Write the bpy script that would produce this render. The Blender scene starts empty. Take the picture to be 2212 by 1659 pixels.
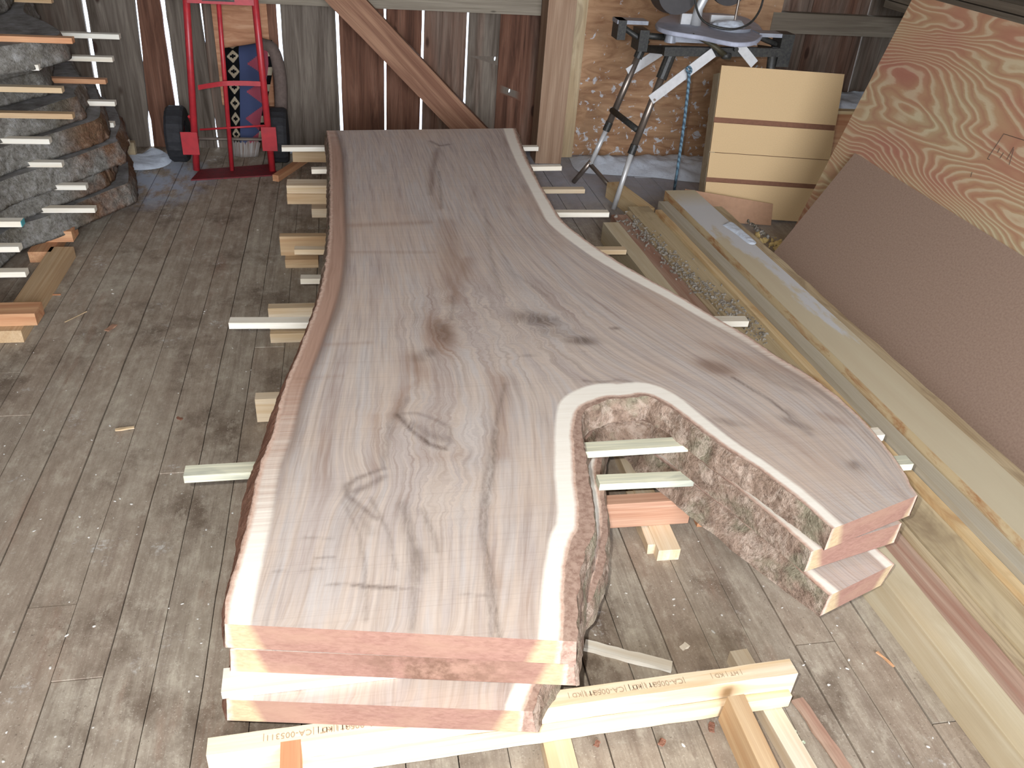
import bpy, bmesh, math, random
import numpy as np
from mathutils import Vector, Matrix, noise as mnoise
from mathutils.geometry import delaunay_2d_cdt

SC = bpy.context.scene
COL = SC.collection
random.seed(7)
rng = np.random.default_rng(7)

# ------------------------------------------------------------------ camera
F = 1800.0
PX, PY = 1106.0, 829.5
H = 1.6
def _n(v): return v/np.linalg.norm(v)
def _cam(px, py): return np.array([px-PX, PY-py, -F])
_d1 = _n(_cam(720, -360)); _dy = (386*226+F*F)/1189.5
_d3 = _cam(880, 829.5+_dy); _d3 = _n(_d3-_d1*_d3.dot(_d1))
_R = np.array([_n(np.cross(_d1, -_d3)), _d1, -_d3])
CAMPOS = np.array([0, 0, H])
def ray(p): return _R@_cam(*p)
def onz(p, z=0.0): r = ray(p); return Vector(CAMPOS+r*(z-H)/r[2])
def ony(p, y): r = ray(p); return Vector(CAMPOS+r*y/r[1])
def onx(p, x): r = ray(p); return Vector(CAMPOS+r*x/r[0])

cam = bpy.data.objects.new('camera', bpy.data.cameras.new('camera'))
COL.objects.link(cam)
cam.matrix_world = Matrix([[*_R[0], 0], [*_R[1], 0], [*_R[2], H], [0, 0, 0, 1]])
cam.data.sensor_width = 36; cam.data.sensor_fit = 'HORIZONTAL'
cam.data.lens = 36*F/2212
cam.data.clip_start = 0.02
SC.camera = cam
SC.view_settings.view_transform = 'Standard'
SC.view_settings.look = 'None'
SC.view_settings.gamma = 1
SC.view_settings.use_curve_mapping = False
SC.view_settings.exposure = 0.0

# ------------------------------------------------------------------ light
world = bpy.data.worlds.new('winter_sky'); SC.world = world
world.use_nodes = True
_bg = world.node_tree.nodes['Background']
_bg.inputs[0].default_value = (0.80, 0.88, 1.0, 1)
_bg.inputs[1].default_value = 7.0

def lamp(name, kind, loc, energy, color, **kw):
    d = bpy.data.lights.new(name, kind); d.energy = energy; d.color = color
    for k, v in kw.items(): setattr(d, k, v)
    o = bpy.data.objects.new(name, d); COL.objects.link(o); o.location = loc
    return o
# the camera's own flash, just above and left of the lens
FL = lamp('camera_flash', 'SPOT', (-0.075, 0.02, H+0.045), 142, (1.0, 0.975, 0.93), shadow_soft_size=0.012,
          spot_size=math.radians(150), spot_blend=1.0)
FL.rotation_euler = (Vector((0.25, 1, -0.62))*-1).to_track_quat('Z', 'Y').to_euler()
# added cool fill lamp for the ambient light, unseen behind the camera
DL = lamp('ambient_fill_lamp', 'AREA', (0.6, -2.9, 1.9), 270, (0.92, 0.95, 1.0), shape='RECTANGLE', size=3.4, size_y=2.6)
DL.rotation_euler = (math.radians(83), 0, 0)

# ------------------------------------------------------------------ helpers
class NT:
    def __init__(s, name, rough=0.75, spec=0.3):
        s.m = bpy.data.materials.new(name); s.m.use_nodes = True
        s.t = s.m.node_tree; s.b = s.t.nodes['Principled BSDF']
        s.b.inputs['Roughness'].default_value = rough
        s.b.inputs['Specular IOR Level'].default_value = spec
    def n(s, typ, **kw):
        nd = s.t.nodes.new(typ)
        for k, v in kw.items(): setattr(nd, k, v)
        return nd
    def set(s, sock, v):
        if isinstance(v, bpy.types.NodeSocket): s.t.links.new(v, sock)
        elif isinstance(v, (tuple, list)) and len(v) == 3 and sock.type == 'RGBA': sock.default_value = (*v, 1)
        else: sock.default_value = v
    def coord(s, k='Object'): return s.n('ShaderNodeTexCoord').outputs[k]
    def attr(s, nm, k='Fac'): return s.n('ShaderNodeAttribute', attribute_name=nm).outputs[k]
    def map(s, v, sc=(1, 1, 1), loc=(0, 0, 0), rot=(0, 0, 0)):
        m = s.n('ShaderNodeMapping'); s.set(m.inputs[0], v)
        m.inputs['Scale'].default_value = sc
        s.set(m.inputs['Location'], loc); m.inputs['Rotation'].default_value = rot
        return m.outputs[0]
    def noise(s, v, scale=5, det=3, rough=.5, dist=0, dim='3D', k='Fac'):
        m = s.n('ShaderNodeTexNoise', noise_dimensions=dim); s.set(m.inputs['Vector'], v)
        m.inputs['Scale'].default_value = scale; m.inputs['Detail'].default_value = det
        m.inputs['Roughness'].default_value = rough; m.inputs['Distortion'].default_value = dist
        return m.outputs[k]
    def vor(s, v, scale=5, rand=1, feat='F1', k='Distance'):
        m = s.n('ShaderNodeTexVoronoi', feature=feat); s.set(m.inputs['Vector'], v)
        m.inputs['Scale'].default_value = scale; m.inputs['Randomness'].default_value = rand
        return m.outputs[k]
    def ramp(s, f, stops):
        m = s.n('ShaderNodeValToRGB'); s.set(m.inputs[0], f); r = m.color_ramp
        while len(r.elements) < len(stops): r.elements.new(0.5)
        for e, (p, c) in zip(r.elements, stops):
            e.position = p; e.color = (c, c, c, 1) if isinstance(c, (int, float)) else (*c, 1)
        return m.outputs[0]
    def rng(s, f, a, b, c=0.0, d=1.0):
        m = s.n('ShaderNodeMapRange'); s.set(m.inputs[0], f)
        for i, x in zip((1, 2, 3, 4), (a, b, c, d)): m.inputs[i].default_value = x
        return m.outputs[0]
    def mix(s, f, a, b, mode='MIX'):
        m = s.n('ShaderNodeMix', data_type='RGBA', blend_type=mode)
        s.set(m.inputs[0], f); s.set(m.inputs[6], a); s.set(m.inputs[7], b)
        return m.outputs[2]
    def math(s, op, a, b=0.0, clamp=False):
        m = s.n('ShaderNodeMath', operation=op, use_clamp=clamp); s.set(m.inputs[0], a); s.set(m.inputs[1], b)
        return m.outputs[0]
    def comb(s, x, y, z):
        m = s.n('ShaderNodeCombineXYZ'); s.set(m.inputs[0], x); s.set(m.inputs[1], y); s.set(m.inputs[2], z)
        return m.outputs[0]
    def sep(s, v):
        m = s.n('ShaderNodeSeparateXYZ'); s.set(m.inputs[0], v); return m.outputs
    def bump(s, h, strength=.3, dist=.01):
        m = s.n('ShaderNodeBump'); s.set(m.inputs['Height'], h)
        m.inputs['Strength'].default_value = strength; m.inputs['Distance'].default_value = dist
        s.t.links.new(m.outputs[0], s.b.inputs['Normal'])
    def col(s, c): s.set(s.b.inputs['Base Color'], c); return s.m

def L(r, g, b):
    f = lambda c: ((c/255+.055)/1.055)**2.4 if c > 10 else c/255/12.92
    r, g, b = f(r), f(g), f(b); m = .3*r+.6*g+.1*b; k = .13     # ease the chroma of every colour
    return (r+(m-r)*k, g+(m-g)*k, b+(m-b)*k)

def wood(name, light, dark, streak=None, knots=0.0, rough=.75, stain=None, ring=9.0, fine=.35):
    """sawn wood, grain along the object's local X"""
    s = NT(name, rough)
    rnd = s.n('ShaderNodeObjectInfo').outputs['Random']
    off = s.comb(s.math('MULTIPLY', rnd, 37.0), s.math('MULTIPLY', rnd, 11.0), s.math('MULTIPLY', rnd, 23.0))
    co = s.map(s.coord(), (1, 1, 1), off)
    a = s.noise(s.map(co, (.9, ring*1.6, ring*1.6)), 1, 4, .55, 1.2)
    b = s.noise(s.map(co, (4, 190, 190)), 1, 2, .6)
    c = s.mix(s.ramp(a, [(.34, 0.0), (.64, 1.0)]), light, dark)
    c = s.mix(s.math('MULTIPLY', s.ramp(b, [(.35, 0.0), (.75, 1.0)]), fine), c, streak or dark)
    if stain:
        d = s.noise(s.map(co, (3, 7, 7)), 1, 4, .6, .8)
        c = s.mix(s.ramp(d, [(.52, 0.0), (.68, .75)]), c, stain)
    if knots:
        k = s.vor(s.map(co, (2.2, 7, 7)), 1)
        c = s.mix(s.ramp(k, [(knots*.5, .9), (knots, 0.0)]), c, tuple(x*.45 for x in dark))
    v = s.rng(rnd, 0, 1, .88, 1.08)
    c = s.mix(1.0, c, s.comb(v, v, v), 'MULTIPLY')
    s.bump(b, .12, .002)
    return s.col(c)

def plain(name, c, rough=.5, metal=0.0, var=.25, sc=30, spec=.4, c2=None):
    s = NT(name, rough, spec); s.b.inputs['Metallic'].default_value = metal
    n = s.noise(s.coord(), sc, 4, .6)
    s.bump(n, .08, .002)
    return s.col(s.mix(s.ramp(n, [(.35, 0.0), (.7, 1.0)]), c, c2 or tuple(x*(1-var) for x in c)))

def tag(o, label=None, cat=None, group=None, kind=None):
    if label: o['label'] = label
    if cat: o['category'] = cat
    if group: o['group'] = group
    if kind: o['kind'] = kind
    return o

def empty(name, loc=(0, 0, 0)):
    o = bpy.data.objects.new(name, None); COL.objects.link(o); o.location = loc
    o.empty_display_size = .05
    return o

def world_of(o):
    m = o.matrix_basis.copy()
    return world_of(o.parent) @ o.matrix_parent_inverse @ m if o.parent else m

def obj(name, bm, mats, parent=None, mw=None, smooth=False):
    me = bpy.data.meshes.new(name); bm.normal_update(); bm.to_mesh(me); bm.free()
    for m in (mats if isinstance(mats, (list, tuple)) else [mats]): me.materials.append(m)
    if smooth:
        for p in me.polygons: p.use_smooth = True
    o = bpy.data.objects.new(name, me); COL.objects.link(o)
    if mw is not None: o.matrix_world = mw
    if parent is not None:
        o.parent = parent
        o.matrix_parent_inverse = world_of(parent).inverted()
    return o

def frame(p0, p1, up=(0, 0, 1)):
    x = (Vector(p1)-Vector(p0)).normalized(); u = Vector(up)
    y = u.cross(x).normalized(); z = x.cross(y)
    m = Matrix((x, y, z)).transposed().to_4x4(); m.translation = Vector(p0)
    return m

def boxbm(x0, x1, y0, y1, z0, z1, bev=.002, bm=None, nx=1, jit=0.0, seed=0):
    """box as a welded grid along x; optional irregular edges"""
    own = bm is None
    if own: bm = bmesh.new()
    r = random.Random(seed); rings = []
    for i in range(nx+1):
        x = x0+(x1-x0)*i/nx
        j = [r.uniform(-jit, jit) for _ in range(4)]
        rings.append([bm.verts.new((x, y0+j[0], z0)), bm.verts.new((x, y1+j[1], z0)), bm.verts.new((x, y1+j[2], z1+j[3]*.3)), bm.verts.new((x, y0+j[3], z1+j[2]*.3))])
    for i in range(nx):
        a, b = rings[i], rings[i+1]
        for k in range(4):
            bm.faces.new((a[k], b[k], b[(k+1) % 4], a[(k+1) % 4])[::-1])
    fs = [bm.faces.new(rings[0]), bm.faces.new(rings[-1][::-1])]
    if bev > 0 and own:
        ed = [e for e in bm.edges if len(e.link_faces) == 2 and e.calc_face_angle(0) > 1.0]
        bmesh.ops.bevel(bm, geom=ed, offset=bev, segments=2, affect='EDGES', profile=.5)
    bmesh.ops.recalc_face_normals(bm, faces=bm.faces)
    return bm

def plank(name, p0, p1, w, h, mat, label=None, cat=None, group=None, up=(0, 0, 1), parent=None, bev=.0015, nx=1, jit=0.0, skew=0.0, kind=None, side=0.5):
    """timber from p0 to p1 (underside centreline), width w, height h"""
    p0 = Vector(p0); p1 = Vector(p1); ln = (p1-p0).length
    bm = boxbm(0, ln, -w*side, w*(1-side), 0, h, bev, nx=nx, jit=jit, seed=int(abs(p0.x*991+p0.y*313)*100) % 9999)
    if skew:
        for v in bm.verts:
            if v.co.x < .01: v.co.x += skew*(v.co.y/w)
    o = obj(name, bm, mat, parent, frame(p0, p1, up))
    return tag(o, label, cat, group, kind)

def tubebm(pts, r, seg=12, bm=None, caps=True, closed=False):
    bm = bm or bmesh.new(); pts = [Vector(p) for p in pts]; n = len(pts)
    rings = []; prev = None
    for i, p in enumerate(pts):
        if closed: t = (pts[(i+1) % n]-pts[i-1]).normalized()
        else: t = ((pts[min(i+1, n-1)]-pts[max(i-1, 0)])).normalized()
        u = prev if prev is not None else (Vector((0, 0, 1)) if abs(t.z) < .9 else Vector((1, 0, 0)))
        u = (u-t*u.dot(t)).normalized(); prev = u; v = t.cross(u)
        rr = r[i] if isinstance(r, (list, tuple)) else r
        rings.append([bm.verts.new(p+(u*math.cos(a)+v*math.sin(a))*rr) for a in [k*2*math.pi/seg for k in range(seg)]])
    for i in range(n if closed else n-1):
        a, b = rings[i], rings[(i+1) % n]
        for k in range(seg): bm.faces.new((a[k], a[(k+1) % seg], b[(k+1) % seg], b[k]))
    if caps and not closed:
        bm.faces.new(rings[0][::-1]); bm.faces.new(rings[-1])
    bmesh.ops.recalc_face_normals(bm, faces=bm.faces)
    return bm

def prismbm(poly, z0, z1, bm=None):
    bm = bm or bmesh.new()
    a = [bm.verts.new((x, y, z0)) for x, y in poly]; b = [bm.verts.new((x, y, z1)) for x, y in poly]
    bm.faces.new(a[::-1]); bm.faces.new(b); n = len(a)
    for i in range(n): bm.faces.new((a[i], a[(i+1) % n], b[(i+1) % n], b[i]))
    bmesh.ops.recalc_face_normals(bm, faces=bm.faces)
    return bm

def smooth_curve(pts, n=8):
    """Catmull-Rom through tuples"""
    P = [np.array(p, float) for p in pts]; out = []
    for i in range(len(P)-1):
        a = P[max(i-1, 0)]; b = P[i]; c = P[i+1]; d = P[min(i+2, len(P)-1)]
        for k in range(n):
            t = k/n
            out.append(.5*((2*b)+(-a+c)*t+(2*a-5*b+4*c-d)*t*t+(-a+3*b-3*c+d)*t**3))
    out.append(P[-1]); return out

# ------------------------------------------------------------------ materials
M_pine = wood('pale_pine', L(236, 222, 196), L(214, 184, 140), L(198, 160, 112), fine=.35)
M_stick = wood('fresh_sticker_pine', L(240, 236, 224), L(226, 214, 192), L(205, 190, 160), fine=.25)
M_stickblue = wood('blue_stained_pine', L(232, 230, 204), L(212, 208, 178), L(128, 136, 126), stain=L(120, 126, 120), fine=.5)
M_orange = wood('orange_pine', L(222, 172, 122), L(186, 122, 76), L(160, 96, 60), fine=.4)
M_fir = wood('reddish_fir', L(206, 166, 136), L(180, 130, 98), L(140, 84, 60), knots=.06, fine=.5)
M_block = wood('block_pine', L(222, 192, 148), L(196, 156, 108), L(170, 126, 84), fine=.4)
M_cant = wood('sawn_timber_yellow', L(222, 198, 150), L(206, 172, 118), L(170, 128, 80), stain=L(172, 122, 66), fine=.35)
M_cantgrey = wood('weathered_board', L(206, 186, 148), L(178, 152, 112), L(136, 114, 86), stain=L(140, 116, 86), fine=.5)
M_boardcream = wood('cream_board', L(206, 194, 164), L(190, 170, 132), L(168, 144, 106), stain=L(184, 166, 132), fine=.3)
M_redboard = wood('board_with_red_wane', L(196, 168, 144), L(168, 124, 102), L(130, 92, 74), fine=.4)
M_girt = wood('grey_barn_timber', L(150, 140, 122), L(120, 108, 92), L(88, 76, 62), knots=.05, fine=.5)
M_brace = wood('hewn_brace', L(160, 118, 88), L(126, 84, 60), L(96, 60, 42), knots=.05, fine=.55)
M_post = wood('planed_post', L(184, 152, 122), L(156, 122, 94), L(120, 90, 68), fine=.5)
M_mdf = plain('mdf', L(206, 172, 122), .8, var=.10, sc=220, spec=.2)
M_mdfb = plain('brown_hardboard', L(168, 140, 120), .65, var=.16, sc=130, spec=.35, c2=L(150, 122, 104))
M_mdfrail = plain('dark_brown_rail', L(128, 84, 58), .8, var=.2, sc=60)
M_red = plain('red_paint', L(188, 22, 36), .38, var=.25, sc=26, spec=.5, c2=L(160, 24, 36))
M_darkred = plain('scuffed_dark_red', L(124, 22, 32), .6, var=.4, sc=50, c2=L(92, 30, 34))
M_rubber = plain('tyre_rubber', L(44, 44, 48), .75, var=.35, sc=60)
M_black = plain('black_plastic', L(34, 34, 34), .5, var=.5, sc=90, c2=L(62, 60, 54))
M_steel = plain('dull_steel_tube', L(150, 136, 124), .36, .75, var=.3, sc=14)
M_alu = plain('bare_aluminium', L(206, 206, 206), .42, .35, var=.12, sc=40)
M_grey = plain('grey_casting', L(150, 154, 164), .5, .2, var=.25, sc=25)

def snow_mat():
    s = NT('snow', .7, .3)
    n = s.noise(s.coord(), 40, 5, .7)
    s.bump(n, .4, .01)
    return s.col(s.mix(s.ramp(n, [(.5, 0.0), (.8, 1.0)]), L(208, 218, 232), L(182, 190, 206)))  # white snow on a bluish base that carries the skylight tint
M_snow = snow_mat()

def floor_mat():
    s = NT('old_floor_boards', .85, .2)
    co = s.coord(); t = s.attr('tone')
    off = s.comb(s.math('MULTIPLY', t, 31.0), s.math('MULTIPLY', t, 17.0), 0.0)
    cb = s.map(co, (1, 1, 1), off)
    g = s.noise(s.map(cb, (38, 1.6, 1)), 1, 5, .65, .8)
    fine = s.noise(s.map(cb, (230, 9, 1)), 1, 3, .7)
    base = s.ramp(g, [(.28, L(140, 128, 118)), (.48, L(168, 159, 147)), (.7, L(186, 178, 165))])
    base = s.mix(s.math('MULTIPLY', s.ramp(fine, [(.4, 0.0), (.75, 1.0)]), .35), base, L(118, 104, 94))
    base = s.mix(s.rng(t, 0, 1, 0, .45), base, L(160, 138, 122))
    big = s.noise(s.map(co, (1.7, 1.1, 1)), 1, 6, .65)
    base = s.mix(s.ramp(big, [(.52, 0.0), (.72, .6)]), base, L(198, 192, 180))
    st = s.noise(s.map(co, (3.1, 2.3, 1), (4, 2, 0)), 1, 6, .7)
    base = s.mix(s.ramp(st, [(.52, 0.0), (.64, .8)]), base, L(104, 88, 76))
    rd = s.noise(s.map(co, (6, 1.2, 1), (9, 1, 0)), 1, 5, .7)
    base = s.mix(s.ramp(rd, [(.58, 0.0), (.72, .6)]), base, L(148, 114, 96))
    grit = s.noise(co, 240, 2, .6)
    base = s.mix(s.ramp(grit, [(.6, 0.0), (.78, .6)]), base, L(222, 216, 206))
    grit2 = s.noise(co, 170, 2, .6)
    base = s.mix(s.ramp(grit2, [(.66, 0.0), (.76, .7)]), base, L(78, 68, 60))
    mot = s.noise(s.map(co, (22, 12, 1), (2, 9, 0)), 1, 6, .75)
    base = s.mix(s.ramp(mot, [(.48, 0.0), (.62, .38)]), base, L(126, 112, 98))
    base = s.mix(s.ramp(mot, [(.36, .35), (.46, 0.0)]), base, L(206, 200, 186))
    base = s.mix(1.0, base, (.94, .90, .83), 'MULTIPLY')
    # spilled whitish dust, heavier patches
    d = s.noise(s.map(co, (5, 5, 1), (3, 7, 0)), 1, 6, .75)
    base = s.mix(s.math('MULTIPLY', s.ramp(d, [(.6, 0.0), (.7, 1.0)]), s.ramp(s.noise(co, 90, 3, .7), [(.45, 0.0), (.65, .8)])), base, L(226, 226, 224))
    # thin frost blown in along the back wall
    y = s.sep(co)[1]; x = s.sep(co)[0]
    fr = s.math('MULTIPLY', s.math('MULTIPLY', s.rng(y, 3.7, 4.4), s.rng(x, .75, 1.1)), s.ramp(s.noise(co, 5, 5, .7), [(.3, .5), (.6, 1.0)]), True)
    fx = s.math('MULTIPLY', s.math('ADD', x, .98), 3.2); fy = s.math('MULTIPLY', s.math('SUBTRACT', y, 4.55), 2.2)
    fq = s.math('ADD', s.math('MULTIPLY', fx, fx), s.math('MULTIPLY', fy, fy))
    fr2 = s.math('MULTIPLY', s.rng(fq, 1.1, .2), s.ramp(s.noise(s.map(co, (9, 5, 1)), 1, 5, .7), [(.42, 0.0), (.55, 1.0)]))
    base = s.mix(s.math('MULTIPLY', fr2, .7), base, L(172, 188, 212))  # frost patch, with the blue of skylight mixed into its colour
    base = s.mix(s.math('MULTIPLY', fr, .85), base, L(176, 182, 198))
    sp = s.vor(co, 26)
    sp2 = s.ramp(sp, [(.05, 1.0), (.085, 0.0)])
    base = s.mix(s.math('MULTIPLY', sp2, s.ramp(s.noise(co, 7, 2), [(.5, 0.0), (.6, .85)])), base, L(222, 220, 214))
    s.bump(s.math('ADD', g, s.math('MULTIPLY', grit, .3)), .25, .004)
    return s.col(base)
M_floor = floor_mat()

def wall_mat():
    s = NT('barn_siding', .85, .15)
    co = s.coord(); t = s.attr('tone')
    cb = s.map(co, (1, 1, 1), s.comb(s.math('MULTIPLY', t, 31.0), 0.0, s.math('MULTIPLY', t, 13.0)))
    g = s.noise(s.map(cb, (22, 1, 1.3)), 1, 5, .65, 1.0)
    f = s.noise(s.map(cb, (120, 1, 5)), 1, 3, .7)
    grey = s.ramp(g, [(.3, L(76, 66, 56)), (.5, L(108, 97, 86)), (.72, L(132, 121, 108))])
    red = s.ramp(g, [(.3, L(70, 44, 32)), (.5, L(104, 68, 50)), (.72, L(130, 92, 72))])
    pick = s.ramp(s.math('ADD', s.math('MULTIPLY', t, .8), s.math('MULTIPLY', s.noise(s.map(cb, (9, 1, .9)), 1, 4, .6), .45)), [(.45, 0.0), (.68, 1.0)])
    c = s.mix(pick, grey, red)
    c = s.mix(s.math('MULTIPLY', s.ramp(f, [(.45, 0.0), (.75, 1.0)]), .4), c, L(66, 52, 44))
    k = s.vor(s.map(cb, (6, 1, 2.4)), 1)
    c = s.mix(s.ramp(k, [(.07, .9), (.11, 0.0)]), c, L(58, 38, 30))
    s.bump(f, .2, .003)
    return s.col(c)
M_wall = wall_mat()

def osb_mat():
    s = NT('weathered_plywood', .8, .2)
    co = s.coord()
    g = s.noise(s.map(co, (3.5, 1, 14)), 1, 5, .6, 2.0)
    c = s.ramp(g, [(.3, L(140, 98, 66)), (.5, L(170, 128, 90)), (.7, L(190, 148, 108))])
    c = s.mix(s.ramp(s.noise(co, 7, 4), [(.5, 0.0), (.7, .6)]), c, L(142, 110, 80))
    # snow spatter stuck on the sheet
    sp = s.noise(s.map(co, (20, 1, 20), (0, 0, 0), (0, .6, 0)), 1, 5, .6, .5)
    z = s.sep(co)[2]
    dens = s.rng(z, .15, .9, .085, 0.0)
    sp = s.math('ADD', sp, dens)
    c = s.mix(s.ramp(sp, [(.65, 0.0), (.69, .85)]), c, L(196, 200, 206))
    return s.col(c)
M_osb = osb_mat()

def plypatch_mat():
    s = NT('orange_plywood', .8, .2)
    co = s.coord()
    g = s.noise(s.map(co, (4, 1, 26)), 1, 4, .6, 1.5)
    return s.col(s.ramp(g, [(.3, L(158, 104, 70)), (.55, L(184, 130, 92)), (.75, L(202, 154, 116))]))
M_plypatch = plypatch_mat()

def fir_ply_mat():
    s = NT('rotary_cut_fir_plywood', .42, .4)
    co = s.coord()
    lo = s.noise(s.map(co, (.5, 2.5, 1), (4.2, 1.3, 0), (0, 0, .12)), 1, 1.6, .45, .4)
    med = s.noise(s.map(co, (1.8, 6, 1), (1, 5, 0)), 1, 2, .5, .3)
    h = s.math('ADD', s.math('MULTIPLY', lo, 1.0), s.math('MULTIPLY', med, .16))
    h = s.math('ADD', h, s.math('MULTIPLY', s.sep(co)[1], .45))
    w = s.math('FRACT', s.math('MULTIPLY', h, 44.0))
    wob = s.noise(s.map(co, (14, 60, 1)), 1, 3, .6)
    w2 = s.math('ADD', w, s.math('MULTIPLY', s.math('SUBTRACT', wob, .5), .3))
    line = s.ramp(w2, [(0.0, 1.0), (.14, 1.0), (.34, 0.0), (.9, 0.0), (1.0, 1.0)])
    hue = s.noise(s.map(co, (1.2, 3.4, 1), (2, 8, 0)), 1, 3, .5)
    body = s.ramp(hue, [(.38, L(192, 164, 122)), (.5, L(194, 150, 110)), (.64, L(188, 124, 100))])
    pale = s.ramp(hue, [(.4, L(214, 200, 160)), (.65, L(212, 180, 148))])
    c = s.mix(s.math('MULTIPLY', line, .8), body, pale)
    c = s.mix(s.math('MULTIPLY', s.ramp(w2, [(.42, 0.0), (.7, 1.0), (.86, 0.0)]), .45), c, L(176, 112, 88))
    s.bump(line, .08, .002)
    return s.col(c)
M_firply = fir_ply_mat()

def bark_mat(name, dark, mid, light, lichen):
    s = NT(name, .95, .1)
    co = s.coord()
    n1 = s.noise(co, 22, 6, .7, .6); n2 = s.noise(co, 70, 4, .7); n3 = s.noise(co, 9, 4, .6)
    c = s.ramp(n1, [(.32, dark), (.5, mid), (.68, light)])
    c = s.mix(s.ramp(n3, [(.5, 0.0), (.64, .7)]), c, lichen)
    c = s.mix(s.math('MULTIPLY', s.ramp(n2, [(.3, 1.0), (.5, 0.0)]), .6), c, tuple(x*.4 for x in dark))
    dust = s.noise(s.map(co, (1, 1, 1), (5, 2, 1)), 20, 6, .75, .6)
    c = s.mix(s.ramp(dust, [(.5, 0.0), (.6, .5)]), c, L(190, 170, 152))
    sx, sy = s.sep(co)[0], s.sep(co)[1]
    inner = s.math('MULTIPLY', s.rng(sx, .12, .02), s.rng(sy, 2.7, 2.3))
    c = s.mix(s.math('MULTIPLY', inner, .8), c, s.mix(n2, L(146, 92, 70), L(172, 122, 98)))
    s.bump(s.math('ADD', n1, s.math('MULTIPLY', n2, .5)), .9, .012)
    return s.col(c)
M_bark = bark_mat('walnut_bark', L(104, 82, 68), L(142, 118, 100), L(166, 142, 124), L(132, 128, 104))
M_barkgrey = bark_mat('grey_frosted_bark', L(70, 66, 62), L(106, 102, 96), L(136, 134, 130), L(108, 102, 82))
M_barkbrown = bark_mat('brown_bark_end', L(58, 36, 26), L(98, 64, 44), L(134, 98, 72), L(110, 86, 54))

M_boardstain = wood('stained_board', L(204, 186, 148), L(186, 164, 122), L(150, 126, 92), stain=L(140, 118, 90), fine=.4)
M_greytop = wood('greyish_board', L(196, 188, 168), L(182, 170, 146), L(160, 144, 118), fine=.3)
def cantsnow_mat():
    s = NT('sawn_timber_with_snow', .75)
    co = s.coord(); x, y, z = s.sep(co)[0], s.sep(co)[1], s.sep(co)[2]
    a = s.noise(s.map(co, (.9, 9, 9)), 1, 4, .55, .8); b = s.noise(s.map(co, (5, 170, 170)), 1, 2, .6)
    c = s.mix(s.ramp(a, [(.34, 0.0), (.64, 1.0)]), L(218, 198, 154), L(206, 178, 130))
    c = s.mix(s.math('MULTIPLY', b, .3), c, L(184, 150, 104))
    top = s.rng(z, .168, .171)
    # brown mottled stain running along the side face under the arris
    st = s.noise(s.map(co, (4.5, 9, 16), (1, 0, 0)), 1, 5, .7, .5)
    c = s.mix(s.math('MULTIPLY', s.math('MULTIPLY', s.ramp(st, [(.47, 0.0), (.62, .9)]), s.rng(z, .0, .10)), s.math('SUBTRACT', 1.0, top)), c, L(176, 118, 62))
    # greyer weathered top, snow lying on the far part
    c = s.mix(s.math('MULTIPLY', top, .55), c, L(196, 190, 166))
    sn = s.math('ADD', s.math('MULTIPLY', s.noise(s.map(co, (3, 8, 8)), 1, 5, .7), 1.1), s.rng(x, 2.2, 3.9, -.42, .12))
    edge = s.rng(y, .035, -.03, -.10, .14)
    m = s.math('MULTIPLY', s.ramp(s.math('ADD', sn, edge), [(.44, 0.0), (.56, .9)]), s.math('MULTIPLY', top, s.rng(x, 4.1, 3.9)))
    c = s.mix(m, c, L(206, 208, 212))
    s.bump(b, .1, .002)
    return s.col(c)
M_cantsnow = cantsnow_mat()

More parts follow.
